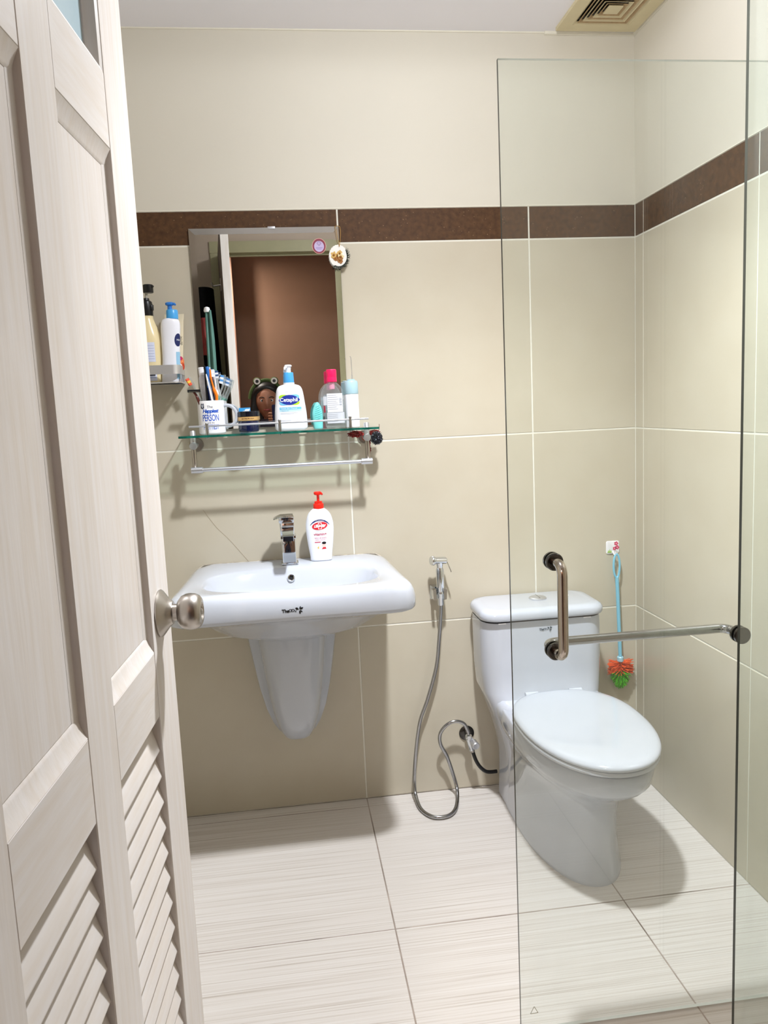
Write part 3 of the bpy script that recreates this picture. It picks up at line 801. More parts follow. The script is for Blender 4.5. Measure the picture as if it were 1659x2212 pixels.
# metal hose
hose = catmull([(0.2680,-0.045,0.656), (0.2665,-0.044,0.630), (0.258,-0.040,0.54), (0.246,-0.036,0.4467), (0.214,-0.033,0.34), (0.185,-0.033,0.2626), (0.166,-0.034,0.15), (0.158,-0.036,0.065), (0.157,-0.060,0.022), (0.163,-0.125,0.0085),
                (0.190,-0.178,0.0085), (0.230,-0.186,0.0085), (0.2600,-0.165,0.0085), (0.283,-0.115,0.010), (0.296,-0.060,0.030), (0.288,-0.040,0.075), (0.2700,-0.040,0.138), (0.2490,-0.046,0.185), (0.2480,-0.050,0.222), (0.268,-0.052,0.250), (0.298,-0.052,0.262), (0.327,-0.052,0.252), (0.3405,-0.052,0.226), (0.3428,-0.052,0.2125)], 26)
# ribbed spiral: radius alternates along the length
P = hose; acc = [0.0]
for i in range(1, len(P)): acc.append(acc[-1] + (P[i]-P[i-1]).length)
L_ = acc[-1]; step = 0.0021; res = []; j = 0
kk = int(L_/step)
for i in range(kk+1):
    d_ = L_*i/kk
    while j < len(acc)-2 and acc[j+1] < d_: j += 1
    t_ = (d_-acc[j])/max(acc[j+1]-acc[j], 1e-9); res.append(P[j].lerp(P[j+1], t_))
m = MB(); off = Vector((0.268, -0.045, 0.655))
m.tube([p-off for p in res], [0.0064 if i % 2 else 0.0054 for i in range(len(res))], 10)
m.build('hose', M['steel'], spr, angle=60)
av = thing('angle_valve', 'chrome angle valve on the tiled wall left of the toilet base', 'valve', (0.3475, 0, 0.196))
m = MB(); m.lathe([(0.0255, 0.0005), (0.0255, 0.003), (0.020, 0.007), (0.011, 0.009)], axis=(0,-1,0), seg=32); m.build('wall_flange', M['dark_chrome'], av)
m = MB(); m.lathe([(0.0095, 0.004), (0.0095, 0.058)], axis=(0,-1,0), seg=24); m.lathe([(0.0088, -0.040), (0.0088, 0.010)], c=(-0.005, -0.052, 0.0), axis=(-0.25, 0, 1), seg=20); m.build('valve_body', M['chrome'], av)
m = MB(); n6 = [(0.0112*cos(pi/3*i), 0.0112*sin(pi/3*i)) for i in range(6)]
m.loft([[(-0.0045+x, -0.052+y, z) for x, y in n6] for z in (0.000, 0.014)]); m.build('hose_nut', M['chrome'], av, angle=20)
m = MB(); m.lathe([(0.010, 0.055), (0.0125, 0.058), (0.0125, 0.082), (0.0105, 0.0845), (0.004, 0.0835)], axis=(0.15,-1,-0.12), c=(0.001,0,-0.004), seg=20); m.build('tap_knob', M['alu'], av)
bh = thing('supply_hose', 'short black rubber supply hose curving from the valve to behind the toilet', 'hose', (0.360, -0.05, 0.165))
m = MB(); o_ = Vector((0.360, -0.05, 0.165))
pts = [p-o_ for p in catmull([(0.3535,-0.052,0.160), (0.358,-0.052,0.142), (0.366,-0.050,0.118), (0.379,-0.046,0.094), (0.397,-0.042,0.0745), (0.414,-0.038,0.067), (0.4398,-0.034,0.065)], 8)]
m.tube(pts, 0.0062, 12); m.build('rubber_tube', M['rubber'], bh)
m = MB(); m.tube([(-0.009, -0.002, 0.012), (-0.0065, -0.002, -0.005), (-0.0045, -0.002, -0.014)], 0.0072, 12); m.build('ferrule', M['satin'], bh)

# ================================================================== TOILET BRUSH on its adhesive hook
hk = thing('adhesive_hook', 'square white adhesive wall hook with a pink flower print near the corner', 'hook', (0.8665, 0, 0.797))
m = MB(); m.loft([[(p[0], y, p[1]) for p in rrect(-0.0225+q, 0.0225-q, -0.0215+q, 0.0215-q, 0.006)] for y, q in ((-0.0003, 0), (-0.003, 0), (-0.004, 0.001))]); m.build('plate', M['white_pl'], hk)
m = MB(); fnh = lambda u, v: (u, -0.0042, v)
for cu, cv, r in [(0.012,0.0125,0.0068), (0.0155,-0.001,0.0066), (0.0065,-0.004,0.006)]:
    o = [(cu + r*(1+0.16*cos(5*a))*cos(a), cv + r*(1+0.16*cos(5*a))*sin(a)) for a in [2*pi*i/30 for i in range(30)]]
    put_poly(m, o, fnh, 0, 2)
    put_poly(m, oval(cu, cv, r*0.45, r*0.45, 12), lambda u, v: (u, -0.0044, v), 1, 1)
for cu in (-0.016, -0.0115, -0.007):
    put_poly(m, [(cu-0.0035, -0.018), (cu+0.0035, -0.018), (cu+0.001, -0.004-abs(cu+0.0115)*0.8)], fnh, 2, 2)
m.build('flower_print', [ink((206,48,92)), ink((240,140,170)), ink((164,206,96))], hk, smooth=False)
m = MB(); m.tube(catmull([(0.001,-0.003,-0.014), (0.001,-0.012,-0.021), (0.001,-0.018,-0.0235), (0.001,-0.023,-0.018), (0.001,-0.0235,-0.012)], 5), 0.0024, 8); m.build('hook', M['white_pl'], hk)
br = thing('toilet_brush', 'light blue toilet brush with orange and green bristles hanging on the wall', 'brush', (0.872, -0.022, 0.777))
blue = pbr('sky_blue_plastic', (132,200,226), rough=0.3, var=0.03)
m = MB(); loop = []
for i in range(33):
    t = 2*pi*i/32
    w = 0.0105*(1.0 if sin(t) > 0 else 1.0)
    zc = -0.040 + 0.040*sin(t)
    loop.append((w*cos(t)*(0.55+0.45*min(1.0, (zc+0.085)/0.05)) if False else w*cos(t), 0, zc))
m.tube(loop, 0.0036, 8, caps=False)
m.tube(catmull([(0.0005,0,-0.078), (0.0012,0,-0.094), (0.0035,0,-0.15), (0.0066,0,-0.24), (0.0092,0,-0.31), (0.0108,0,-0.352)], 4), 0.0062, 12)
m.build('handle', blue, br)
m = MB(); m.lathe([(0.0085, 0), (0.011, 0.003), (0.011, 0.016), (0.0085, 0.019)], c=(0.0109, 0, -0.372)); m.build('collar', pbr('pale_blue_plastic', (160,205,220), rough=0.3), br)
for nm, rgb, rgb2, z0, z1, L0, drop in (('orange_bristles', (238,104,44), (206,70,30), -0.372, -0.404, 0.045, 0.0), ('green_bristles', (96,196,40), (52,160,20), -0.400, -0.426, 0.041, 0.0)):
    m = MB(); rnd = random.Random(5)
    for k in range(170):
        a = rnd.uniform(0, 2*pi); q = rnd.random(); z = z0 + (z1-z0)*q
        el = (0.16 - 0.42*q) if nm[0] == 'o' else (-0.22 - 1.20*q)
        L = L0*rnd.uniform(0.90, 1.08)
        if nm[0] == 'o' and False: L *= 0.8
        p0 = Vector((0.0110, 0, z)); d_ = Vector((cos(a)*cos(el), sin(a)*cos(el)*0.5, sin(el)))
        p1 = p0 + d_*L
        if p1.y < -0.5: continue
        e = d_.orthogonal().normalized(); g = d_.cross(e)
        rr_ = 0.0016
        m.add([p0+e*rr_, p0-e*rr_*0.5+g*rr_*0.87, p0-e*rr_*0.5-g*rr_*0.87, p1+e*rr_, p1-e*rr_*0.5+g*rr_*0.87, p1-e*rr_*0.5-g*rr_*0.87], [(0,1,4,3),(1,2,5,4),(2,0,3,5),(3,4,5)])
    o = m.build(nm, pbr(nm, rgb, rough=0.35, var=0.1, vscale=80, rgb2=rgb2), br, smooth=False); o['kind'] = 'stuff'
m = MB(); m.tube([(0.0110,0,-0.368), (0.0112,0,-0.430)], 0.005, 10); m.build('bristle_core', pbr('core', (150,70,40), rough=0.5), br)

# ================================================================== GLASS SHOWER DOOR and fixed pane
PX0, PX1, PY, PZ0, PZ1 = 0.2100, XR-0.004, -1.050, 0.006, 1.893
gd = thing('glass_door', 'frameless clear glass shower door with pull handle and towel bar', 'shower door', (PX0, PY, 0.0))
m = MB(); ew = 0.004; w_ = PX1-PX0
m.add([(0,-ew,PZ0),(w_,-ew,PZ0),(w_,-ew,PZ1),(0,-ew,PZ1),(0,ew,PZ0),(w_,ew,PZ0),(w_,ew,PZ1),(0,ew,PZ1)], [(0,1,2,3),(7,6,5,4)], 0)
m.add([(0,-ew,PZ0),(w_,-ew,PZ0),(w_,-ew,PZ1),(0,-ew,PZ1),(0,ew,PZ0),(w_,ew,PZ0),(w_,ew,PZ1),(0,ew,PZ1)], [(0,3,7,4),(1,5,6,2)], 1)
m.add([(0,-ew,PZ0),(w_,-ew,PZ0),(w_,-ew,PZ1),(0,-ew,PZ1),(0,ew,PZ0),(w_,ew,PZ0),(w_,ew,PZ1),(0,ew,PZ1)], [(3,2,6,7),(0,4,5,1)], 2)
m.build('glass_sheet', [M['glass'], M['glass_edge'], M['glass_top_lit']], gd, smooth=False)
# etched glass mark in the low corner
m = MB(); fe = lambda u, v: (0.028+u, -ew-0.0002, 0.052+v)
for (a, b) in (((-0.008,-0.007),(0.0,0.008)), ((0.0,0.008),(0.008,-0.007)), ((0.008,-0.007),(-0.008,-0.007))):
    d_ = Vector((b[0]-a[0], b[1]-a[1])).normalized(); nn = Vector((-d_.y, d_.x))*0.0007
    m.add([fe(a[0]+nn.x, a[1]+nn.y), fe(b[0]+nn.x, b[1]+nn.y), fe(b[0]-nn.x, b[1]-nn.y), fe(a[0]-nn.x, a[1]-nn.y)], [(0,1,2,3)])
m.build('etched_mark', pbr('etch', (196,196,186), rough=0.7), gd, smooth=False)
# pull handle (camera side), steel tube with two roses
hx_, hz0, hz1, so = 0.0860, 0.814, 0.991, 0.046
m = MB()
pts = [(hx_,-ew,hz1)] + [(hx_, -ew-so+0.018+0.018*cos(pi/2*(1-i/6)) - 0.018 + 0.0, 0) for i in range(0)]
path = [(hx_,-ew,hz1), (hx_,-ew-so+0.020,hz1)]
for i in range(1, 9):
    a = pi/2*i/8; path.append((hx_, -ew-so+0.020-0.020*sin(a), hz1-0.020+0.020*cos(a)))
path.append((hx_,-ew-so,(hz0+hz1)/2))
for i in range(0, 9):
    a = pi/2*i/8; path.append((hx_, -ew-so+0.020-0.020*cos(a), hz0+0.020-0.020*sin(a)))
path += [(hx_,-ew-so+0.021,hz0), (hx_,-ew,hz0)]
m.tube(path, 0.0098, 18); pullh = m.build('pull_handle', pbr('warm_steel', (186,176,166), rough=0.14, metal=1.0, var=0.05), gd)
for z in (hz0, hz1):
    m = MB(); m.lathe([(0.0172, 0.0), (0.0172, 0.0055), (0.0150, 0.0075), (0.0110, 0.0078)], c=(hx_, -ew, z), axis=(0,-1,0), seg=32); sub(m.build('handle_rose', M['dark_chrome'], gd), pullh)
m = MB(); m.lathe([(0.0172, 0.0), (0.0172, 0.006), (0.012, 0.008)], c=(hx_, ew, hz1), axis=(0,1,0), seg=32); sub(m.build('back_rose', M['dark_chrome'], gd), pullh)
# towel bar (toilet side)
bx1 = 0.472
path = [(hx_,ew,hz0)]
for i in range(0, 9):
    a = pi/2*i/8; path.append((hx_+0.020-0.020*cos(a), ew+so-0.020+0.020*sin(a), hz0))
for i in range(0, 9):
    a = pi/2*i/8; path.append((bx1-0.020+0.020*sin(a), ew+so-0.020+0.020*cos(a), hz0))
path.append((bx1,ew,hz0))
m = MB(); m.tube(path, 0.0095, 18); tbar = m.build('towel_bar', M['steel'], gd)
for x in (hx_, bx1):
    m = MB(); m.lathe([(0.0172, 0.0), (0.0172, 0.0055), (0.0150, 0.0075)], c=(x, ew, hz0), axis=(0,1,0), seg=32); sub(m.build('bar_rose', M['dark_chrome'], gd), tbar)
m = MB(); m.lathe([(0.0172, 0.0), (0.0172, 0.0055), (0.0145, 0.0075)], c=(bx1, -ew, hz0), axis=(0,-1,0), seg=32); sub(m.build('bar_cap', M['dark_chrome'], gd), tbar)
for z in (0.35, 1.65):
    m = MB(); m.box((w_-0.055, -0.012, z-0.03), (w_+0.0035, 0.012, z+0.03)); m.build('wall_hinge', M['satin'], gd, smooth=False)
QX0, QY = 0.590, -1.195
fp = thing('fixed_glass_panel', 'hazy fixed glass panel at the right edge in front of the glass door', 'glass panel', (QX0, QY, 0.0))
m = MB(); w_ = XR-0.001-QX0; q0, q1 = 0.001, 2.06
V = [(0,-ew,q0),(w_,-ew,q0),(w_,-ew,q1),(0,-ew,q1),(0,ew,q0),(w_,ew,q0),(w_,ew,q1),(0,ew,q1)]
m.add(V, [(0,1,2,3),(7,6,5,4)], 0); m.add(V, [(0,3,7,4),(1,5,6,2),(3,2,6,7),(0,4,5,1)], 1)
m.build('glass_sheet', [M['glass2'], M['glass_edge']], fp, smooth=False)
m = MB(); m.box((w_-0.006, -0.011, 0.001), (w_, 0.011, q1)); m.build('wall_channel', M['alu'], fp, smooth=False)

# ================================================================== MIRROR
MX0, MX1, MZ0, MZ1 = -0.4450, 0.0020, 1.252, 1.8465
mir = thing('mirror', 'frameless rectangular wall mirror with slanted polished edges above the glass shelf', 'mirror', ((MX0+MX1)/2, 0, (MZ0+MZ1)/2))
mir.rotation_euler.z = radians(0.30)
mw, mh = (MX1-MX0)/2, (MZ1-MZ0)/2; bv = 0.0175
def rc(a, b, y): return [(-a, y, -b), (a, y, -b), (a, y, b), (-a, y, b)]
m = MB(); m.loft([rc(mw-bv, mh-bv, -0.0068), rc(mw-bv-1e-5, mh-bv-1e-5, -0.0068)], cap0=False, cap1=True)
m.build('mirror_glass', M['mirror'], mir, smooth=False)
m = MB(); m.loft([rc(mw, mh, -0.0061), rc(mw-bv, mh-bv, -0.0068)], False, False); m.build('bevel', M['mirror'], mir, smooth=False)
m = MB(); m.loft([rc(mw, mh, -0.0061), rc(mw, mh, -0.0004)], False, True); m.build('edge', pbr('mirror_edge', (70,84,78), rough=0.3), mir, smooth=False)
m = MB(); rbox(m, (0.010, -0.009, mh-0.004), (0.033, -0.0004, mh+0.003), 0.0015); m.build('clip', M['alu'], mir)

stk = thing('round_sticker', 'small round purple and red sticker at the top right of the mirror', 'sticker', (-0.0600, -0.0069, 1.7895))
m = MB(); fs = lambda u, v: (u, -0.0003, v)
put_poly(m, oval(0,0,0.0212,0.0228), lambda u, v: (u, -0.0002, v), 0)
put_poly(m, oval(0,0,0.0200,0.0216), lambda u, v: (u, -0.0004, v), 1)
put_poly(m, oval(0,-0.001,0.0150,0.0160), lambda u, v: (u, -0.0006, v), 2)
for k in range(2):
    s = 0.0078 - 0.0035*k
    o = [(0, 0.008+s), (s*0.95, 0.008), (0, 0.008-s), (-s*0.95, 0.008)]
    for i in range(4):
        a, b = Vector(o[i]), Vector(o[(i+1) % 4]); c = Vector((0, 0.008))
        q = [a, b, c+(b-c)*0.82, c+(a-c)*0.82]
        m.add([(p.x, -0.0008, p.y) for p in q], [(0,1,2,3)], 3)
put_rect(m, -0.010, 0.010, -0.0065, -0.0045, lambda u, v: (u, -0.0008, v), 4); put_rect(m, -0.007, 0.007, -0.010, -0.0085, lambda u, v: (u, -0.0008, v), 4)
m.build('print', [ink((226,178,160)), ink((128,40,62)), ink((192,176,214)), ink((116,84,130)), ink((150,132,190))], stk, smooth=False)
m = MB(); m.lathe([(0.0214, 0.0), (0.0214, 0.00018)], axis=(0,-1,0), seg=36); m.build('backing', M['white_pl'], stk, smooth=False)

orn = thing('hanging_ornament', 'round white scalloped ornament with gold flowers hanging from the mirror corner', 'ornament', (-0.0035, -0.014, 1.757))
m = MB(); N_ = 72; rim = []
for i in range(N_):
    a = 2*pi*i/N_; r = 1 + 0.022*cos(24*a)
    rim.append((0.0285*r*cos(a), 0.0335*r*sin(a)))
m.loft([[(x*k, y, z*k) for x, z in rim] for y, k in ((0.003, 0.94), (0.002, 1.0), (-0.002, 1.0), (-0.0032, 0.95))]); m.build('disc', M['white_mat'], orn, angle=30)
m = MB(); rnd = random.Random(3)
for cu, cv, r, mt in [(-0.014,0.003,0.0085,0), (-0.010,-0.006,0.007,1), (-0.0035,0.0035,0.006,2), (0.004,0.0075,0.008,0), (0.0065,-0.002,0.009,2), (0.004,-0.011,0.0095,1), (-0.002,-0.004,0.006,0)]:
    o = [(cu + r*(1+0.22*cos(5*a+cu*900))*cos(a), cv + r*(1.15+0.22*cos(5*a))*sin(a)) for a in [2*pi*i/30 for i in range(30)]]
    put_poly(m, o, lambda u, v, k=r: (u, -0.0036-k*0.10, v), mt, 3)
    m.lathe([(r*0.45, 0.0), (r*0.40, 0.0018), (0.0005, 0.0028)], c=(cu, -0.0034-r*0.1, cv), axis=(0,-1,0), seg=12, mat=1)
m.build('dried_flowers', [ink((206,168,92)), ink((148,96,34)), ink((226,210,160))], orn, smooth=False)
m = MB()
for k in range(46):
    t = k/45; a = radians(-118 + 150*t); bx_, bz_ = 0.0265*cos(a), 0.031*sin(a)
    for q in range(2):
        aa = a + rnd.uniform(-0.9, 0.9); L = rnd.uniform(0.006, 0.0125)
        m.tube([(bx_, -0.0036, bz_), (bx_+L*0.6*cos(aa), -0.0050-rnd.random()*0.002, bz_+L*0.6*sin(aa)), (bx_+L*cos(aa+0.25), -0.0052, bz_+L*sin(aa+0.25))], [0.0008,0.0006,0.0002], 4)
m.tube(catmull([(0.0265*cos(radians(a)), -0.0040, 0.031*sin(radians(a))) for a in range(-118, 40, 20)], 3), 0.0011, 5)
m.build('dark_sprig', ink((24,34,24)), orn, smooth=False)['kind'] = 'stuff'
m = MB(); m.tube(catmull([(-0.006,0.001,0.087), (-0.0035,-0.004,0.074), (0.0,-0.006,0.052), (0.003,-0.0055,0.040), (0.0035,-0.0055,0.027)], 6), 0.00075, 6)
m.tube(catmull([(0.0095,0.001,0.086), (0.0098,-0.002,0.070), (0.0085,-0.0055,0.052), (0.0062,-0.0060,0.037), (0.0040,-0.0058,0.027)], 6), 0.00075, 6)
m.tube(catmull([(-0.006,0.001,0.087), (-0.004,0.006,0.0895), (0.004,0.0075,0.0905), (0.0095,0.001,0.086)], 6), 0.00075, 6)
m.build('twine', ink((176,136,66)), orn)

# ================================================================== GLASS SHELF
SZ = 1.2400
shelf = thing('glass_shelf', 'green-edged glass wall shelf with a silver rail and towel bar under the mirror', 'shelf', (-0.2105, 0, SZ))
sx0, sx1, sy0, sy1 = -0.2945, 0.2935, -0.134, -0.012
m = MB(); V = [(sx0,sy0,-0.007),(sx1,sy0,-0.007),(sx1,sy1,-0.007),(sx0,sy1,-0.007),(sx0,sy0,-0.0005),(sx1,sy0,-0.0005),(sx1,sy1,-0.0005),(sx0,sy1,-0.0005)]
m.add(V, [(3,2,1,0),(4,5,6,7)], 0); m.add(V, [(0,1,5,4),(1,2,6,5),(2,3,7,6),(3,0,4,7)], 1)
m.build('glass_plate', [M['shelf_glass'], M['shelf_edge']], shelf, smooth=False)
m = MB(); m.lathe([(0.0030, -0.263), (0.0030, 0.2625)], c=(0, -0.1275, 0.0255), axis=(1,0,0), seg=14); rail_ = m.build('rail', M['alu'], shelf)
for px_ in (-0.2115, -0.0005, 0.2080):
    m = MB(); m.lathe([(0.0042, -0.0115), (0.0048, -0.010), (0.0048, 0.032), (0.0036, 0.0345), (0.001, 0.035)], c=(px_, -0.1275, 0), seg=16); sub(m.build('rail_post', M['steel'], shelf), rail_)
for bx_ in (-0.2585, 0.2600):
    m = MB(); m.lathe([(0.0215, 0.0005), (0.0215, 0.004), (0.0195, 0.007), (0.008, 0.0075)], c=(bx_, 0, -0.032), axis=(0,-1,0), seg=32); ba = m.build('bracket', M['satin'], shelf)
    m = MB(); m.lathe([(0.0078, 0.004), (0.0078, 0.076), (0.0112, 0.0765), (0.0112, 0.098), (0.0100, 0.1005), (0.001, 0.101)], c=(bx_, 0, -0.032), axis=(0,-1,0), seg=24); sub(m.build('bracket_arm', M['alu'], shelf), ba)
    m = MB(); m.lathe([(0.0085, -0.026), (0.0085, 0.0115), (0.0070, 0.0135), (0.001, 0.014)], c=(bx_, -0.088, 0), seg=22); sub(m.build('glass_clamp', M['alu'], shelf), ba)
    m = MB(); m.tube(catmull([(bx_, -0.088, -0.038), (bx_, -0.088, -0.070), (bx_, -0.089, -0.088), (bx_, -0.093, -0.101)], 5), 0.0072, 16); sub(m.build('drop_tube', M['satin'], shelf), ba)
BZ, BY = -0.1035, -0.098
m = MB(); m.lathe([(0.0058, -0.235), (0.0058, 0.238)], c=(0, BY, BZ), axis=(1,0,0), seg=18); stb = m.build('towel_bar', M['alu'], shelf)
for a, b in ((-0.2695, -0.2350), (0.2380, 0.2725)):
    m = MB(); m.lathe([(0.0085, a), (0.0095, a+0.001), (0.0095, b-0.001), (0.0085, b)], c=(0, BY, BZ), axis=(1,0,0), seg=24); sub(m.build('bar_end', M['alu'], shelf), stb)

# ================================================================== BOTTLES AND SMALL THINGS
class Body:
    """bottle body: stacked super-ellipse sections (z, half width, half depth, exponent)"""
    def __init__(self, secs, cx=None): self.s = secs; self.cx = cx or [0]*len(secs)
    def at(self, z):
        s = self.s
        if z <= s[0][0]: return s[0][1:] + (self.cx[0],)
        for i in range(len(s)-1):
            if s[i][0] <= z <= s[i+1][0]:
                t = (z-s[i][0])/max(s[i+1][0]-s[i][0], 1e-9)
                return tuple(s[i][k]+(s[i+1][k]-s[i][k])*t for k in (1,2,3)) + (self.cx[i]+(self.cx[i+1]-self.cx[i])*t,)
        return s[-1][1:] + (self.cx[-1],)
    def mesh(self, N=44):
        m = MB(); m.loft([ell(c, 0, a, b, n, N, z) for (z, a, b, n), c in zip(self.s, self.cx)]); return m
    def front(self, off=0.0004):
        def fn(u, v):
            a, b, n, c = self.at(v); q = min(abs((u-c)/a), 0.999)
            return (u, -b*(1-q**n)**(1/n) - off, v)
        return fn
def smooth_secs(keys, n=5):
    out = []
    K = [Vector(k) for k in keys]
    for i in range(len(K)-1):
        p0, p1, p2, p3 = K[max(i-1,0)], K[i], K[i+1], K[min(i+2,len(K)-1)]
        for j in range(n):
            t = j/n
            q = 0.5*((2*p1) + (p2-p0)*t + (2*p0-5*p1+4*p2-p3)*t*t + (3*p1-p0-3*p2+p3)*t**3)
            out.append(tuple(q))
    out.append(tuple(K[-1])); return out
V4 = lambda *a: Vector(a)
def keys4(ks, n=4):
    out = []
    for i in range(len(ks)-1):
        p0, p1, p2, p3 = ks[max(i-1,0)], ks[i], ks[i+1], ks[min(i+2,len(ks)-1)]
        for j in range(n):
            t = j/n
            out.append(tuple(0.5*((2*p1[k]) + (p2[k]-p0[k])*t + (2*p0[k]-5*p1[k]+4*p2[k]-p3[k])*t*t + (3*p1[k]-p0[k]-3*p2[k]+p3[k])*t**3) for k in range(4)))
    out.append(tuple(ks[-1])); return out

# --- hand soap on the basin
soap = thing('soap_bottle', 'white hand soap bottle with a red pump standing on the wash basin', 'soap bottle', (-0.1085, -0.058, ZT+0.0012))
sb = Body(keys4([(0,.0300,.0165,2.4), (.003,.0330,.0190,2.4), (.02,.0345,.0200,2.4), (.06,.0400,.0218,2.3), (.10,.0432,.0225,2.3), (.125,.0412,.0222,2.2), (.145,.0345,.0205,2.2), (.157,.0245,.0180,2.1), (.163,.0160,.0155,2)]))
sb.mesh().build('body', pbr('soap_white', (238,242,252), rough=0.3, var=0.01), soap, angle=60)
red = pbr('pump_red', (240,38,22), rough=0.35, var=0.04)
m = MB(); m.lathe([(0.0155, 0.160), (0.0160, 0.162), (0.0160, 0.176), (0.0150, 0.178), (0.0118, 0.1785), (0.0118, 0.1845), (0.0050, 0.186)], seg=32); m.build('cap', red, soap)
m = MB(); m.lathe([(0.0042, 0.183), (0.0042, 0.203), (0.0060, 0.206)], seg=18)
m.loft([ell(-0.001, -0.004, a, b, 2.2, 24, z) for z, a, b in ((0.205, 0.009, 0.008), (0.2075, 0.0115, 0.0110), (0.2125, 0.0120, 0.0115), (0.2150, 0.010, 0.009))])
m.tube([(0.004, -0.006, 0.2105), (0.010, -0.012, 0.2100), (0.0125, -0.016, 0.2065)], [0.0045, 0.0038, 0.003], 10); m.build('pump', red, soap)
f = sb.front(); m = MB()
# label: navy arc, red oval with a cross and the name, product lines and a small boy figure
arc_o = []
def arc(cv, r0, r1, a0, a1, mat, off, n=22, fn=f):
    V = []; F = []
    for i in range(n+1):
        a = radians(a0 + (a1-a0)*i/n); w = sin(pi*i/n)
        ri = r1 - (r1-r0)*(0.25+0.75*w)
        for r in (ri, r1): V.append(sb.front(off)(r*cos(a), cv + r*sin(a)))
    for i in range(n): F.append((2*i, 2*i+2, 2*i+3, 2*i+1))
    m.add(V, F, mat)
arc(0.097, 0.0290, 0.0340, 28, 152, 0, 0.0004)
put_poly(m, oval(0.000, 0.1105, 0.0250, 0.0128, rot=0.12), sb.front(0.0004), 5)
put_poly(m, oval(-0.0005, 0.1105, 0.0235, 0.0118, rot=0.12), sb.front(0.0006), 1)
cross_out = [(-.0045,.0102),(.0052,.0112),(.0048,.0062),(.0125,.0070),(.0122,.0045),(-.0125,.0020),(-.0128,.0046),(-.0048,.0052)]
put_rect(m, -0.0055, 0.0055, 0.1008, 0.1206, sb.front(0.0008), 2, 4, 6); put_rect(m, -0.0125, 0.0125, 0.1062, 0.1152, sb.front(0.0008), 2)
put_rect(m, -0.0038, 0.0038, 0.1024, 0.1190, sb.front(0.0010), 1, 4, 6); put_rect(m, -0.0108, 0.0108, 0.1078, 0.1136, sb.front(0.0010), 1)
put_text(m, 'Lifebuoy', 0.0098, -0.0006, 0.1108, lambda u, v: sb.front(0.0012)(u, v+u*0.10), 2, shear=0.22, bold=0.0006, space=1.05)
put_text(m, 'TUOI TAM & SACH', 0.0032, 0.0, 0.0, lambda u, v: sb.front(0.0008)((0.0320+v)*sin(u/0.0320*1.0), 0.097+(0.0320+v)*cos(u/0.0320)-0.0006), 2)
put_text(m, 'NUOC RUA TAY', 0.0036, 0.0, 0.0935, sb.front(0.0005), 4)
put_text(m, 'vitamin+', 0.0115, 0.0, 0.0845, sb.front(0.0005), 3, bold=0.0002)
put_text(m, 'BẢO VỆ KHỎI', 0.0058, 0.0, 0.0725, sb.front(0.0005), 6)
put_text(m, '99.9% VI KHUẨN', 0.0042, 0.0, 0.0665, sb.front(0.0005), 6)
put_rect(m, -0.0185, 0.0, 0.0585, 0.0615, sb.front(0.0005), 6)
put_poly(m, oval(0.0095, 0.0500, 0.0058, 0.0068), sb.front(0.0006), 7); put_poly(m, oval(0.0100, 0.0570, 0.0066, 0.0040), sb.front(0.0008), 8)
put_poly(m, [(0.002,0.0375),(0.0165,0.0380),(0.0140,0.0440),(0.0070,0.0445)], sb.front(0.0006), 1, 2)
put_poly(m, [(-0.0115,0.0430),(-0.0065,0.0480),(-0.0060,0.0410),(-0.0080,0.0385)], sb.front(0.0006), 9, 2)
m.build('label', [ink((28,40,110)), ink((214,26,44)), ink((248,246,246)), ink((186,36,70)), ink((170,176,190)), ink((236,190,196)), ink((206,90,110)), ink((246,206,196)), ink((22,20,24)), ink((240,196,96))], soap, smooth=False)

SY = -0.066
def on_shelf(name, label, cat, x, y=SY, rotz=0.0, group=None):
    return thing(name, label, cat, (x, y, SZ+0.0006), rotz, group)
# --- mug
mug = on_shelf('mug', 'white ceramic mug with blue lettering holding toothbrushes on the glass shelf', 'mug', -0.4115)
m = MB(); R_ = 0.0398
m.lathe([(0.034, 0.0), (0.0375, 0.0015), (R_, 0.004), (R_, 0.0965), (R_-0.001, 0.0985), (R_-0.0025, 0.0985), (R_-0.0035, 0.0965), (R_-0.0035, 0.006), (0.001, 0.005)], seg=56); m.build('cup', pbr('mug_glaze', (240,240,244), rough=0.12, coat=0.3), mug)
m = MB(); m.tube(catmull([(0.034,-0.005,0.082), (0.050,-0.007,0.083), (0.066,-0.009,0.074), (0.0745,-0.010,0.055), (0.070,-0.0095,0.034), (0.056,-0.008,0.023), (0.037,-0.005,0.020)], 7), [0.0052]*43, 14); m.build('handle', M['ceramic'], mug)
def fm(off=0.0003, a0=radians(-4)):
    def fn(u, v):
        a = a0 + u/R_
        return ((R_+off)*sin(a), -(R_+off)*cos(a), v)
    return fn
m = MB(); g = fm()
put_text(m, 'The', 0.0105, 0.0030, 0.0800, g, 0); put_text(m, 'Happiest', 0.0150, 0.0030, 0.0680, g, 1, shear=0.25, bold=0.0006, space=0.88)
put_rect(m, -0.018, 0.024, 0.0595, 0.0599, g, 2)
pv, pf = text_shape('PERSON', 0.0245, space=0.95, bold=0.0003)
m.add([g(0.0030+x*0.58, 0.0475+y*1.08) for x, y in pv], pf, 1)
put_rect(m, -0.020, 0.026, 0.0365, 0.0369, g, 2); put_text(m, 'with the', 0.0062, 0.003, 0.0335, g, 0)
pv, pf = text_shape('PRETTIEST', 0.0185, bold=0.0003); m.add([g(0.0030+x*0.54, 0.0205+y*1.08) for x, y in pv], pf, 1)
put_rect(m, -0.018, 0.024, 0.0115, 0.0118, g, 2)
gb = fm(0.0003, 0); put_poly(m, [(-0.0285,0.0775),(-0.0285,0.0905),(-0.0175,0.0905),(-0.0175,0.0775),(-0.023,0.0740)], gb, 0, 2)
gb2 = fm(0.0006, 0)
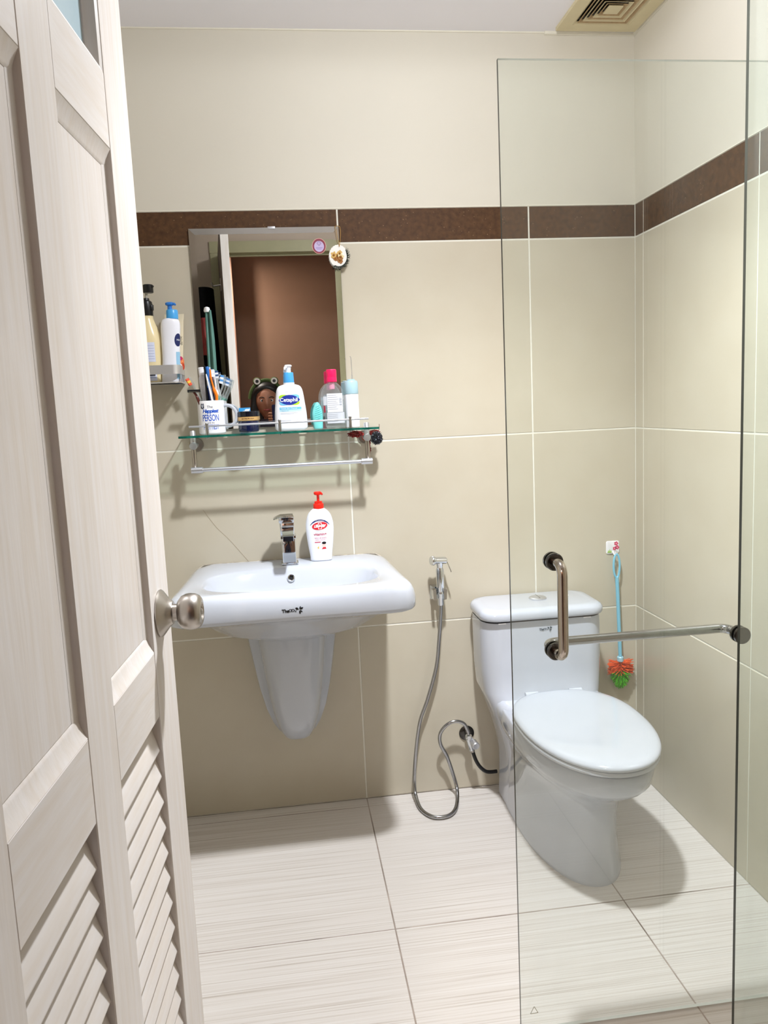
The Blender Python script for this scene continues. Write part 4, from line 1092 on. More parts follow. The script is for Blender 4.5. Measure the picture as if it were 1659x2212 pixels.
put_poly(m, [(-0.0268,0.0885),(-0.0245,0.0885),(-0.0232,0.0790),(-0.0240,0.0765)], gb2, 3, 1); put_poly(m, [(-0.0192,0.0885),(-0.0215,0.0885),(-0.0228,0.0790),(-0.0220,0.0765)], gb2, 3, 1); put_rect(m, -0.0262,-0.0198,0.0828,0.0845, gb2, 3, 4, 1)
m.build('print', [ink((26,34,66)), ink((28,84,190)), ink((186,196,214)), ink((214,220,236))], mug, smooth=False)

def in_mug(name, label, cat, group=None): return thing(name, label, cat, (-0.4115, SY, SZ+0.012), 0, group)
MO = Vector((-0.4115, 0, SZ+0.012))
def mp3(x, z, y=0.0): return Vector((x, y, z)) - Vector((MO.x, 0, MO.z))
def toothbrush(label, foot, pts, hand_mats, head_len, bristle, b_rgb, b_rgb2, side=(-1, 0), stem_r=0.0030, head_r=0.0048, clear=False, tufts=4, rs=None):
    """pts: from the foot in the mug up to the tip"""
    t = in_mug('toothbrush', label, 'toothbrush', 'toothbrushes in the mug')
    P = catmull([mp3(*foot)] + [mp3(*p) for p in pts], 10); n = len(P)
    acc = [0]
    for i in range(1, n): acc.append(acc[-1] + (P[i]-P[i-1]).length)
    L = acc[-1]; rad = []
    for i in range(n):
        d = L - acc[i]
        r = head_r if d < head_len else (stem_r if d < head_len+0.03 else stem_r+0.0022)
        if d < 0.003: r *= 0.75
        rad.append(r)
    for _ in range(2): rad = [rad[0]] + [(rad[i-1]+rad[i]+rad[i+1])/3 for i in range(1, n-1)] + [rad[-1]]
    k = max(i for i in range(n) if L-acc[i] > head_len+0.034)
    m = MB(); m.tube(P[:k+1], rad[:k+1], 10); m.build('grip', hand_mats[0], t)
    m = MB(); m.tube(P[k:], rad[k:], 10); m.build('neck', hand_mats[1], t)
    # bristles: rows of tufts standing off the head
    tip = P[-1]; sv = Vector((side[0], side[1], 0)); m = MB()
    hd = [i for i in range(n) if L-acc[i] < head_len*0.94]
    a, b = P[hd[0]], P[-1]; ax = (b-a).normalized(); sv = (sv - ax*sv.dot(ax)).normalized(); lat = ax.cross(sv)
    for q in range(tufts*2):
        u = (q+0.5)/(tufts*2); c0 = a.lerp(b, 0.03+u*0.9) + sv*head_r*0.6
        hl = (b-a).length/(tufts*2)*0.46; w = head_r*0.95; ht = bristle*(1.0 if q % 2 else 0.9)
        m.loft([[c0 + ax*hl*s1 + lat*w*s2 + sv*hh for s1, s2 in ((1,1),(-1,1),(-1,-1),(1,-1))] for hh in (0, ht)], mat=q//2 % 2)
    m.build('bristles', [ink(b_rgb), ink(b_rgb2)], t, smooth=False)
    return t
clr = clear_plastic('clear_handle', (0.90,0.93,0.93), 0.22)
orc = pbr('orange_plastic', (246,130,30), rough=0.3); blc = pbr('blue_plastic', (44,110,190), rough=0.3); nav = pbr('navy_plastic', (20,34,78), rough=0.3); grn = pbr('sea_green_plastic', (122,170,158), rough=0.3)
toothbrush('clear toothbrush with red and yellow bristles leaning left in the mug', (-0.404, 1.262, SY*0+0.004), [(-0.432,1.325,0.004), (-0.446,1.351,0.004), (-0.458,1.386,0.004), (-0.470,1.411,0.004)], (clr, clr), 0.028, 0.0095, (226,70,24), (240,190,50), side=(-1, -0.35), tufts=3)
toothbrush('dark blue and white toothbrush with pale blue back in the middle of the mug', (-0.400, 1.262, -0.012), [(-0.4130,1.339,-0.012), (-0.4125,1.380,-0.012), (-0.4122,1.410,-0.012), (-0.4135,1.439,-0.012)], (nav, blc), 0.026, 0.009, (236,240,246), (190,210,236), side=(0.3, 1.0), head_r=0.0058)
toothbrush('orange and white toothbrush leaning right of the blue one', (-0.414, 1.262, -0.004), [(-0.3925,1.338,-0.006), (-0.3990,1.374,-0.008), (-0.4052,1.408,-0.010), (-0.4062,1.431,-0.010)], (orc, orc), 0.027, 0.010, (240,240,244), (226,232,240), side=(1.0, 0.25), head_r=0.0042)
toothbrush('white toothbrush with dark blue bristle tips behind the orange one', (-0.418, 1.262, 0.010), [(-0.3930,1.338,0.010), (-0.3930,1.372,0.010), (-0.3950,1.401,0.010), (-0.3970,1.428,0.010)], (M['white_pl'], M['white_pl']), 0.026, 0.010, (236,238,244), (52,84,130), side=(1.0, 0.1))
toothbrush('clear toothbrush with blue and white striped bristles, nearer one at the mug rim', (-0.424, 1.262, 0.0), [(-0.3920,1.336,-0.004), (-0.3815,1.359,-0.004), (-0.3715,1.383,-0.004), (-0.3640,1.413,-0.004)], (grn, clr), 0.030, 0.0105, (240,244,250), (84,150,214), side=(-1.0, -0.25), tufts=4, head_r=0.0042)
toothbrush('clear toothbrush with blue and white striped bristles, farther right and lower at the mug rim', (-0.424, 1.262, 0.008), [(-0.3790,1.336,0.006), (-0.3660,1.356,0.006), (-0.3545,1.379,0.006), (-0.3470,1.402,0.006)], (grn, clr), 0.028, 0.0105, (214,222,236), (70,120,180), side=(-1.0, -0.2), tufts=4, head_r=0.0042)
rz = in_mug('razor', 'black and brown safety razor leaning left over the mug rim', 'razor')
m = MB(); P = catmull([mp3(-0.415,1.262,-0.02), mp3(-0.4440,1.340,-0.022), mp3(-0.4500,1.357,-0.022), mp3(-0.4560,1.366,-0.024)], 8); m.tube(P, [0.0042]*12+[0.0034]*(len(P)-12), 10); m.build('handle', pbr('razor_brown', (84,34,28), rough=0.3), rz)
m = MB(); c = mp3(-0.4545, 1.3695, -0.026); m.loft([[c+Vector((sx*0.0185, y, z)) for y, z in ((-0.007,-0.003),(0.006,-0.0045),(0.006,0.003),(-0.006,0.0035))] for sx in (-1, 1)]); m.build('head', M['black'], rz, angle=20)
m = MB(); m.loft([[c+Vector((sx*0.014, y, z)) for y, z in ((-0.0078,-0.0026),(-0.0066,-0.0034),(-0.0066,-0.0010),(-0.0076,-0.0008))] for sx in (-1, 1)]); m.build('blade', M['chrome'], rz, smooth=False)
tp = in_mug('toothpaste_tube', 'white toothpaste tube standing cap up in the mug', 'toothpaste tube')
d0, d1 = mp3(-0.414, 1.268, 0.012), mp3(-0.4335, 1.430, 0.012); ax = (d1-d0).normalized(); e1 = Vector((0,1,0)); e2 = ax.cross(e1).normalized()
def tsec(t, a, b, N=28): return [d0.lerp(d1, t) + e2*a*cos(2*pi*i/N) + e1*b*sin(2*pi*i/N) for i in range(N)]
m = MB(); m.loft([tsec(0, .0140, .0012), tsec(0.03, .0140, .0016), tsec(0.5, .0130, .0080), tsec(0.86, .0115, .0110), tsec(0.90, .0085, .0085), tsec(0.91, .0055, .0055)]); m.build('tube', pbr('tube_white', (236,236,240), rough=0.3, var=0.06, vscale=25, rgb2=(206,206,212)), tp)
m = MB(); m.loft([tsec(0.905, .0088, .0088), tsec(1.03, .0078, .0078), tsec(1.035, .0086, .0086), tsec(1.05, .0084, .0084), tsec(1.055, .007, .007)]); m.build('cap', M['white_pl'], tp)
cb = in_mug('black_comb', 'thin straight black comb standing upright in the mug', 'comb')
m = MB(); q0, q1 = mp3(-0.4180, 1.262, -0.022), mp3(-0.4200, 1.442, -0.018)
m.loft([[q0.lerp(q1, t)+Vector((sx*w, sy*0.0032, 0)) for sx, sy in ((1,1),(-1,1),(-1,-1),(1,-1))] for t, w in ((0,.0026),(0.6,.0026),(0.985,.0022),(1.0,.0012))]); m.build('spine', M['black'], cb, smooth=False)
m = MB()
for k in range(26):
    p = q0.lerp(q1, 0.34+0.64*k/26); m.loft([[p+Vector((sx*0.0008, y, dz)) for sx, dz in ((1,0),(1,0.0014),(-1,0.0014),(-1,0))] for y in (0.003, 0.011)])
m.build('teeth', M['black'], cb, smooth=False)['kind'] = 'stuff'
st = in_mug('white_stick', 'thin white plastic stick crossing in front of the brushes in the mug', 'stick')
m = MB(); m.tube([mp3(-0.398,1.264,-0.028), mp3(-0.4030,1.330,-0.028), mp3(-0.4135,1.399,-0.028)], [0.0030,0.0030,0.0022], 10); m.build('rod', M['white_pl'], st)
m = MB(); m.lathe([(0.0028,0),(0.0024,0.010),(0.0012,0.018),(0.0004,0.019)], c=mp3(-0.4135,1.3985,-0.028), axis=(-0.14,0,1), seg=10); m.build('tip', M['white_pl'], st)

# --- jar and little blue box behind it
jar = on_shelf('cream_jar', 'dark navy glass cream jar with a gold band and black lid on the shelf', 'jar', -0.3040, -0.070)
m = MB(); m.lathe([(0.024, 0.0), (0.0290, 0.002), (0.0308, 0.008), (0.0308, 0.028), (0.029, 0.034)], seg=48); m.build('glass_body', pbr('navy_glass', (14,24,62), rough=0.05, coat=0.6, var=0.1), jar)
m = MB(); m.lathe([(0.0305, 0.0345), (0.0318, 0.0360), (0.0318, 0.0455), (0.0305, 0.0465)], seg=48); m.build('gold_band', pbr('gold_band', (222,180,118), rough=0.35, metal=0.4, var=0.12, vscale=80), jar)
m = MB(); m.lathe([(0.0312, 0.0467), (0.0320, 0.0475), (0.0320, 0.0605), (0.0300, 0.0625), (0.001, 0.063)], seg=48); m.build('lid', pbr('lid_black', (12,14,26), rough=0.12), jar)
m = MB(); fj = lambda u, v: (0.0321*sin(u/0.0321), -0.0321*cos(u/0.0321), v); rnd = random.Random(4); u_ = -0.019
while u_ < 0.019:
    w = rnd.uniform(0.0014, 0.0030); put_rect(m, u_, u_+w, 0.0392+rnd.uniform(0,0.0008), 0.0416+rnd.uniform(0,0.0012), fj, 0, 2, 1); u_ += w + rnd.choice((0.0007, 0.0007, 0.0020))
m.build('print', ink((96,60,30)), jar, smooth=False)['kind'] = 'stuff'
bxx = on_shelf('small_box', 'small upright blue and white carton behind the cream jar', 'box', -0.3155, -0.026)
m = MB(); rbox(m, (-0.0165, -0.009, 0), (0.0165, 0.009, 0.0735), 0.0008); m.build('carton', pbr('carton_blue', (60,160,226), rough=0.4, var=0.04), bxx, angle=20)
m = MB(); fb_ = lambda u, v: (u, -0.0092, v)
put_poly(m, [(-0.0165,0.060),(0.004,0.066),(0.0165,0.071),(0.0165,0.066),(0.006,0.0615),(-0.0165,0.0565)], fb_, 0, 2); put_poly(m, oval(0.008,0.0655,0.007,0.0045), lambda u, v: (u, -0.0094, v), 0, 2)
m.build('wave_print', ink((236,244,250)), bxx, smooth=False)
m = MB(); put_rect(m, -0.0165, 0.0165, 0.010, 0.030, fb_, 0); m.build('band_print', ink((30,90,170)), bxx, smooth=False)

# --- white cleanser bottle
ct = on_shelf('cleanser_bottle', 'large white cleanser bottle with blue pump collar and oval blue logo', 'bottle', -0.1765, -0.070)
cb_ = Body(keys4([(0,.0410,.0200,2.8), (.004,.0470,.0245,2.8), (.014,.0492,.0262,2.8), (.05,.0478,.0262,2.8), (.085,.0440,.0255,2.7), (.112,.0405,.0250,2.6), (.125,.0368,.0240,2.4), (.132,.0310,.0220,2.2), (.1355,.0220,.0190,2.0), (.137,.0150,.0150,2)]))
cb_.mesh().build('body', pbr('bottle_white', (240,242,250), rough=0.3, var=0.01), ct, angle=60)
m = MB(); m.lathe([(0.0165,0.1355),(0.0165,0.1415),(0.0150,0.142)], seg=32); m.build('neck_ring', M['white_pl'], ct)
m = MB(); m.lathe([(0.0158,0.142),(0.0160,0.143),(0.0148,0.170),(0.0140,0.172),(0.006,0.1725)], seg=32); m.build('collar', pbr('collar_blue', (76,166,232), rough=0.3, var=0.04), ct)
m = MB(); m.lathe([(0.0080,0.172),(0.0078,0.186),(0.0095,0.1885),(0.0115,0.190),(0.0112,0.1930),(0.008,0.1950),(0.001,0.1955)], seg=28); m.tube([(-0.005,-0.006,0.188),(-0.010,-0.014,0.186),(-0.011,-0.017,0.180)], [0.004,0.0035,0.0028], 10); m.build('pump', M['white_pl'], ct)
f0, f1, f2, f3 = [cb_.front(0.0003*k+0.0003) for k in range(4)]
m = MB()
def lens(cu, cv, a, b, n=40, p=1.55):
    o = []
    for i in range(n):
        t = 2*pi*i/n; c, s = cos(t), sin(t)
        o.append((cu + a*math.copysign(abs(c)**0.72, c) if False else cu + a*c, cv + b*math.copysign(abs(s)**p, s)))
    return o
put_poly(m, oval(-0.002,0.0905,0.0318,0.0125, rot=-0.34), f0, 0, 5); put_poly(m, oval(-0.002,0.0905,0.0318,0.0125, rot=0.34), f1, 1, 5)
put_poly(m, lens(-0.002,0.0905,0.0315,0.0148), f2, 2, 6)
put_text(m, 'Cetaphil', 0.0160, -0.0035, 0.0905, f3, 3, bold=0.0003)
put_text(m, '500ml e', 0.0062, -0.003, 0.1145, f0, 4)
put_rect(m, -0.0325, 0.0325, 0.0620, 0.0690, f0, 5); put_rect(m, -0.0325, 0.0325, 0.0560, 0.0618, f0, 6)
put_text(m, 'Gentle Skin Cleanser', 0.0058, -0.004, 0.0655, f1, 3); put_text(m, 'Sensitive skin', 0.0040, -0.016, 0.0588, f1, 7)
for k, (w, z) in enumerate([(0.052,0.0520),(0.040,0.0490),(0.030,0.0300),(0.036,0.0270)]):
    put_rect(m, -0.030, -0.030+w, z-0.0006, z+0.0006, f0, 4)
for k in range(12):
    a0, a1 = 2*pi*k/12, 2*pi*(k+1)/12; put_poly(m, [(0.0235+0.0062*cos(a0)*q, 0.0285+0.0062*sin(a0)*q) for q in (1, 0.86)] + [(0.0235+0.0062*cos(a1)*q, 0.0285+0.0062*sin(a1)*q) for q in (0.86, 1)], f0, 4, 1)
for u0 in (-0.0325, 0.0322): put_rect(m, u0, u0+0.0003, 0.012, 0.062, f0, 6, 1, 8)
m.build('label', [ink((176,224,40)), ink((120,196,236)), ink((20,44,150)), ink((244,248,255)), ink((186,190,200)), ink((110,190,224)), ink((188,226,240)), ink((90,140,180))], ct, smooth=False)

# --- silicone face brush, little dark red bottle
fbz = on_shelf('face_brush', 'small teal silicone face cleansing brush standing on the shelf', 'face brush', -0.0955, -0.074, 0.12)
fb2 = Body(keys4([(0,.0120,.0085,2.6),(.004,.0138,.0100,2.6),(.022,.0150,.0105,2.4),(.042,.0165,.0105,2.2),(.058,.0140,.0095,2.0),(.072,.0085,.0070,2.0),(.0790,.0040,.0040,2.0),(.0805,.0012,.0015,2)]))
teal = pbr('teal_silicone', (118,208,206), rough=0.45, var=0.04)
fb2.mesh(32).build('body', teal, fbz, angle=60)
m = MB()
for k in range(7):
    z = 0.030+0.0062*k; w = 0.0105*(1-abs(k-2)/9); m.tube([fb2.front(0.0004)(-w, z-0.002), fb2.front(0.0009)(0.001, z+0.001), fb2.front(0.0004)(w, z+0.004)], 0.0007, 6)
m.build('ridges', pbr('teal_dark', (84,178,180), rough=0.5), fbz)['kind'] = 'stuff'
m = MB(); m.loft([[(p[0], p[1]*1.10+0.004, z) for p in ell(0,0,fb2.at(z)[0]*1.05,fb2.at(z)[1]*0.8,2.2,28,0)] for z in (0.003,0.02,0.042,0.06,0.072)]); m.build('back_shell', pbr('teal_shell', (70,150,146), rough=0.4), fbz)
rb = on_shelf('tiny_bottle', 'tiny dark red cone-shaped bottle between the teal brush and the clear bottle', 'bottle', -0.0765, -0.055)
m = MB(); m.lathe([(0.0070,0),(0.0078,0.001),(0.0050,0.010),(0.0030,0.020),(0.0028,0.030),(0.0004,0.031)], seg=20); m.build('cone', pbr('dark_red_glass', (120,14,26), rough=0.1, coat=0.5), rb)
m = MB(); m.lathe([(0.0030,0.028),(0.0030,0.036),(0.0024,0.037)], seg=16); m.build('cap', M['black'], rb)

# --- micellar water
mc = on_shelf('micellar_bottle', 'clear bottle with a bright pink cap and printed label on the shelf', 'bottle', -0.0480, -0.068)
mb_ = Body(keys4([(0,.0330,.0190,3),(.003,.0358,.0215,3),(.012,.0365,.0222,3),(.085,.0362,.0220,3),(.105,.0345,.0215,2.8),(.120,.0290,.0200,2.5),(.131,.0205,.0170,2.2),(.1375,.0135,.0130,2),(.1400,.0120,.0120,2)]))
mb_.mesh().build('body', clear_plastic('clear_bottle', (0.93,0.95,0.96), 0.10), mc, angle=60)
wl_ = Body([(z, max(a-0.002, .001), max(b-0.002, .001), n) for z, a, b, n in mb_.s if 0.002 < z < 0.088])
wl_.mesh().build('liquid', glass_mat('micellar_water', (0.94,0.96,0.97), dirt=0.04, streak=False, ior=1.2), mc, angle=60)
pink = pbr('pink_cap', (238,24,92), rough=0.3, var=0.03)
m = MB(); m.lathe([(0.0152,0.1385),(0.0160,0.1395),(0.0160,0.1520),(0.0155,0.1535),(0.0160,0.155),(0.0160,0.172),(0.0150,0.1755),(0.0135,0.1765),(0.001,0.177)], seg=36); m.build('cap', pink, mc)
m = MB(); m.lathe([(0.0085,0.118),(0.0085,0.138)], seg=20); m.build('neck_plug', pbr('pink_plug', (240,150,180), rough=0.3), mc)
g0, g1 = mb_.front(0.0003), mb_.front(0.0006); m = MB()
put_rect(m, -0.0180, 0.0290, 0.0480, 0.1040, g0, 0, 10, 6); put_rect(m, -0.0290, -0.0190, 0.070, 0.096, g0, 1); put_rect(m, -0.0200, 0.0330, 0.0150, 0.0470, g0, 1, 10, 4)
for k in range(8): put_rect(m, -0.016, 0.010+0.004*(k % 3), 0.098-0.0058*k, 0.0988-0.0058*k, g1, 2, 6, 1)
for k in range(5): put_rect(m, -0.018, 0.012, 0.041-0.0052*k, 0.0416-0.0052*k, g1, 2, 6, 1)
put_rect(m, 0.0175, 0.0275, 0.066, 0.094, g1, 3, 4, 4)
for k in range(9): put_rect(m, 0.0185, 0.0265, 0.0685+0.0026*k, 0.0685+0.0026*k+(0.0008 if k % 3 else 0.0014), mb_.front(0.0009), 4, 3, 1)
put_rect(m, -0.029, -0.024, 0.048, 0.068, g0, 5, 2, 2)
m.build('label', [pbr('label_pale', (216,218,226), rough=0.5, trans=0.0), ink((196,200,208)), ink((128,134,148)), ink((236,240,246)), ink((70,84,110)), ink((150,40,60))], mc, smooth=False)

# --- water flosser
wf_ = on_shelf('water_flosser', 'slim white water flosser with pale blue top and thin metal nozzle', 'water flosser', 0.0110, -0.064)
m = MB(); m.lathe([(0.0195,0.0),(0.0212,0.0015),(0.0212,0.010),(0.0205,0.0985),(0.0200,0.1000)], seg=40); m.build('tank', M['white_pl'], wf_)
m = MB(); m.lathe([(0.0208,0.1005),(0.0212,0.1015),(0.0205,0.135),(0.0185,0.1395),(0.0120,0.1410),(0.0120,0.1440),(0.0080,0.1450)], seg=40); m.build('head', pbr('pale_blue_head', (168,202,214), rough=0.35, var=0.02), wf_)
m = MB(); m.tube(catmull([(0.004,0,0.144),(0.0042,0,0.165),(0.0040,0,0.195),(0.0035,0,0.208),(0.0005,0,0.2145)], 5), [0.0022]*4+[0.0014]*17, 10); m.build('nozzle', clear_plastic('nozzle_clear', (0.90,0.90,0.90), 0.35, (190,190,190)), wf_)

# --- scrubbers hanging under the right end of the shelf
sc1 = thing('red_mesh_scrubber', 'crumpled red mesh scrubber hanging from the right shelf bracket', 'scrubber', (0.040, -0.050, 1.212))
rnd = random.Random(11); m = MB()
def fuzz(m, c, r, n, rad, rnd):
    for k in range(n):
        p = Vector((rnd.gauss(0,1), rnd.gauss(0,1), rnd.gauss(0,1))).normalized(); q = p.orthogonal().normalized(); w = p.cross(q); a0 = rnd.uniform(0, 6.28); L = rnd.uniform(0.8, 2.4); pth = []
        sc_ = rnd.uniform(0.72, 1.06)
        for i in range(7):
            a = a0 + L*i/6; j = 1+0.16*sin(9*a+k)
            pth.append(Vector(c) + Vector(((q*cos(a)+w*sin(a)).x*r[0], (q*cos(a)+w*sin(a)).y*r[1], (q*cos(a)+w*sin(a)).z*r[2]))*sc_*j)
        m.tube(pth, rad, 4)
fuzz(m, (-0.020,0.012,0.0055), (0.024,0.012,0.0095), 60, 0.0012, rnd); fuzz(m, (0.036,0.0,0.008), (0.017,0.012,0.008), 36, 0.0012, rnd)
fuzz(m, (0.020,0.016,-0.030), (0.0065,0.006,0.030), 42, 0.0011, rnd)
m.tube([(0.050,0.0,0.012),(0.0525,-0.004,0.022),(0.0525,-0.006,0.034)], 0.0008, 5)
o = m.build('mesh_net', pbr('red_net', (150,28,24), rough=0.5, var=0.4, vscale=90, rgb2=(96,14,14)), sc1); o['kind'] = 'stuff'
m = MB(); m.tube([(0.0095+0.0105*cos(2*pi*i/20), 0.007+0.002*sin(3*pi*i/20), -0.004+0.0105*sin(2*pi*i/20)) for i in range(21)], 0.001, 6); m.build('loop', pbr('red_cord', (170,40,34), rough=0.5), sc1)
sc2 = thing('steel_wool', 'ball of grey curly steel wool hanging at the right end of the shelf', 'scouring pad', (0.0810, -0.070, 1.204))
m = MB(); fuzz(m, (0,0,0), (0.0170,0.0155,0.0190), 190, 0.00075, rnd); o = m.build('steel_curls', pbr('grey_steel_wool', (74,76,84), rough=0.3, metal=0.7, var=0.3, vscale=90), sc2); o['kind'] = 'stuff'
m = MB(); m.tube(catmull([(-0.004,0,0.014),(-0.006,0.002,0.022),(-0.014,0.004,0.024),(-0.024,0.006,0.020)], 5), 0.0008, 6); m.build('tie', pbr('dark_tie', (60,30,30), rough=0.6), sc2)

# ================================================================== WALL CADDY with three bottles
KX0, KX1, KY, KZ = -0.735, -0.4895, -0.118, 1.3940
cad = thing('wall_caddy', 'small stainless steel wall caddy left of the mirror holding shower bottles', 'caddy', ((KX0+KX1)/2, 0, KZ))
hw_ = (KX1-KX0)/2
def caddy_path(k=6, r=0.020):
    P = [(-hw_, -0.001), (-hw_, KY+r)]
    for i in range(1, k+1): a = pi/2*i/k; P.append((-hw_+r-r*cos(a), KY+r-r*sin(a)))
    P.append((hw_-r, KY))
    for i in range(1, k+1): a = pi/2*i/k; P.append((hw_-r+r*sin(a), KY+r-r*cos(a)))
    P.append((hw_, -0.001)); return P
def strip(mb, P, z0, z1, t=0.0012):
    n = len(P); V = []; F = []
    for i, (x, y) in enumerate(P):
        a = Vector(P[max(i-1,0)]); b = Vector(P[min(i+1,n-1)]); d = (b-a).normalized(); nx, ny = d.y*t, -d.x*t
        V += [(x,y,z0),(x+nx,y+ny,z0),(x+nx,y+ny,z1),(x,y,z1)]
    for i in range(n-1):
        for k in range(4):
            j = (k+1) % 4; F.append((4*i+k, 4*i+j, 4*i+4+j, 4*i+4+k))
    F += [(3,2,1,0), (4*n-4,4*n-3,4*n-2,4*n-1)]
    mb.add(V, F)
m = MB(); strip(m, caddy_path(), 0.026, 0.052); fbd = m.build('front_band', M['caddy_steel'], cad, angle=30)
m = MB(); strip(m, caddy_path(), 0.0, 0.004); m.build('base_rim', M['caddy_steel'], cad, angle=30)
for y in (-0.030, -0.062, -0.094):
    for sx in (-1, 1):
        m = MB(); m.box((sx*hw_-0.0007, y-0.004, 0.002), (sx*hw_+0.0007, y+0.004, 0.030)); sub(m.build('strut', M['caddy_steel'], cad, smooth=False), fbd)
m = MB(); m.box((-hw_, -0.0022, 0.0), (hw_, -0.0004, 0.052)); m.build('back_plate', M['caddy_steel'], cad, smooth=False)
bmx = bmesh.new(); nx, ny = 31, 15; gx = [[bmx.verts.new((-hw_+0.001+(2*hw_-0.002)*i/nx, -0.002+(KY+0.004)*j/ny, 0.0012)) for j in range(ny+1)] for i in range(nx+1)]
for i in range(nx):
    for j in range(ny):
        hole = (j % 2 == 1) and ((i + (2 if (j//2) % 2 else 0)) % 4 in (1, 2, 3)) and 0 < i < nx-1
        if not hole: bmx.faces.new((gx[i][j], gx[i+1][j], gx[i+1][j+1], gx[i][j+1]))
bmesh.ops.solidify(bmx, geom=bmx.faces[:], thickness=0.0012)
me = bpy.data.meshes.new('perforated_plate'); bmx.to_mesh(me); bmx.free(); me.materials.append(M['caddy_steel'])
o = bpy.data.objects.new('perforated_plate', me); col.objects.link(o); o.parent = cad
KT = KZ + 0.0018
wbt = thing('shower_bottle', 'slim white shower bottle with sky blue pump standing in the wall caddy', 'bottle', (-0.5180, -0.078, KT), radians(0))
wb_ = Body(keys4([(0,.0245,.0165,2.5),(.003,.0272,.0190,2.5),(.03,.0268,.0195,2.4),(.075,.0250,.0185,2.3),(.125,.0268,.0192,2.2),(.155,.0278,.0200,2.2),(.172,.0268,.0195,2.2),(.181,.0225,.0180,2.1),(.1845,.0160,.0150,2)]), cx=None)
wb_.cx = [0.010*(s[0]/0.185) for s in wb_.s]
wb_.mesh().build('body', pbr('lotion_white', (238,240,250), rough=0.28), wbt, angle=60)
skb = pbr('sky_blue_cap', (74,166,232), rough=0.3, var=0.03); skd = pbr('mid_blue_pump', (46,122,206), rough=0.3, var=0.03)
m = MB(); m.lathe([(0.0168,0.1835),(0.0170,0.185),(0.0166,0.206),(0.0145,0.2095),(0.008,0.2105)], c=(0.0105,0,0), axis=(0.03,0,1), seg=32); m.build('collar', skb, wbt)
m = MB(); m.lathe([(0.0068,0.208),(0.0062,0.222)], c=(0.0110,0,0), seg=20)
m.lathe([(0.0075,0.221),(0.0125,0.2235),(0.0128,0.2285),(0.0100,0.2305),(0.001,0.231)], c=(0.0115,0,0), seg=28); m.tube([(0.018,-0.004,0.2255),(0.0260,-0.008,0.2250),(0.0285,-0.010,0.2215)], [0.0042,0.0038,0.003], 10); m.build('pump', skd, wbt)
def side_fn(body, ang0, off=0.0005):
    def fn(u, v):
        a, b, n, c = body.at(v); t = ang0 + u/((a+b)/2); cc, ss = cos(t), sin(t)
        r = 1.0/((abs(cc)/a)**n + (abs(ss)/b)**n)**(1/n)
        return (c + (r+off)*cc, (r+off)*ss, v)
    return fn
m = MB(); sf = side_fn(wb_, radians(-28))
put_poly(m, oval(0.0, 0.122, 0.0105, 0.0185), sf, 0, 4); put_rect(m, -0.006, 0.012, 0.010, 0.088, sf, 1, 6, 6); put_text(m, 'Niv', 0.008, 0.001, 0.122, side_fn(wb_, radians(-28), 0.0009), 2)
m.build('label', [ink((22,34,92)), ink((150,196,226)), ink((236,240,250))], wbt, smooth=False)
crm = thing('shower_bottle', 'cream coloured shower bottle with black pump at the left in the wall caddy', 'bottle', (-0.5830, -0.062, KT))
cb2 = Body(keys4([(0,.0350,.0250,2.6),(.004,.0385,.0290,2.6),(.03,.0392,.0300,2.6),(.10,.0390,.0300,2.5),(.128,.0380,.0295,2.4),(.152,.0310,.0260,2.2),(.176,.0215,.0200,2.0),(.188,.0170,.0170,2),(.196,.0165,.0165,2)]))
cb2.cx = [0.008*(s[0]/0.196) for s in cb2.s]
cb2.mesh().build('body', pbr('cream_plastic', (236,220,176), rough=0.22, var=0.03), crm, angle=60)
m = MB(); m.lathe([(0.0168,0.1955),(0.0172,0.197),(0.0178,0.226),(0.0155,0.236),(0.0100,0.240),(0.0085,0.246)], c=(0.0085,0,0), seg=32); m.tube([(0.016,-0.004,0.226),(0.0240,-0.008,0.222),(0.0255,-0.010,0.210)], [0.008,0.0065,0.004], 10); m.build('collar', M['black'], crm)
m = MB(); m.lathe([(0.0042,0.245),(0.0042,0.264)], c=(0.0105,0,0), seg=16); m.build('stem', pbr('stem_grey', (176,172,160), rough=0.4), crm)
m = MB(); m.lathe([(0.0138,0.2615),(0.0146,0.263),(0.0146,0.2825),(0.0130,0.2845),(0.001,0.2850)], c=(0.0115,0,0), axis=(0.02,0,1), seg=30); m.tube([(0.022,-0.003,0.2805),(0.0285,-0.006,0.2800),(0.0330,-0.008,0.2775)], [0.0045,0.004,0.003], 10); m.build('pump_head', M['black'], crm)
m = MB(); cf = cb2.front(0.0005); put_rect(m, -0.020, 0.026, 0.062, 0.118, cf, 0, 8, 4); put_rect(m, -0.020, 0.026, 0.008, 0.050, cf, 0, 8, 4)
cf2 = cb2.front(0.0009)
for k in range(6): put_rect(m, -0.004, 0.024, 0.108-0.0075*k, 0.1088-0.0075*k, cf2, 1, 5, 1)
put_rect(m, 0.004, 0.022, 0.034, 0.044, cf2, 2, 4, 1); put_rect(m, 0.004, 0.022, 0.022, 0.028, cf2, 2, 4, 1); put_rect(m, -0.020, 0.024, 0.016, 0.018, cf2, 1, 4, 1)
m.build('label', [ink((216,222,244)), ink((150,164,206)), ink((36,38,52))], crm, smooth=False)
tbx = thing('cream_tube', 'flat ivory cream tube with fruit print behind the white caddy bottle', 'tube', (-0.5120, -0.026, KT))
tb_ = Body([(0.0,.0150,.0120,2),(0.020,.0150,.0120,2),(0.021,.0180,.0125,2),(0.060,.0225,.0105,2.2),(0.120,.0260,.0070,2.4),(0.185,.0280,.0022,3),(0.190,.0282,.0012,4),(0.203,.0282,.0012,4)], cx=[0.0,0.0,0.0,0.002,0.004,0.0075,0.0085,0.0095])
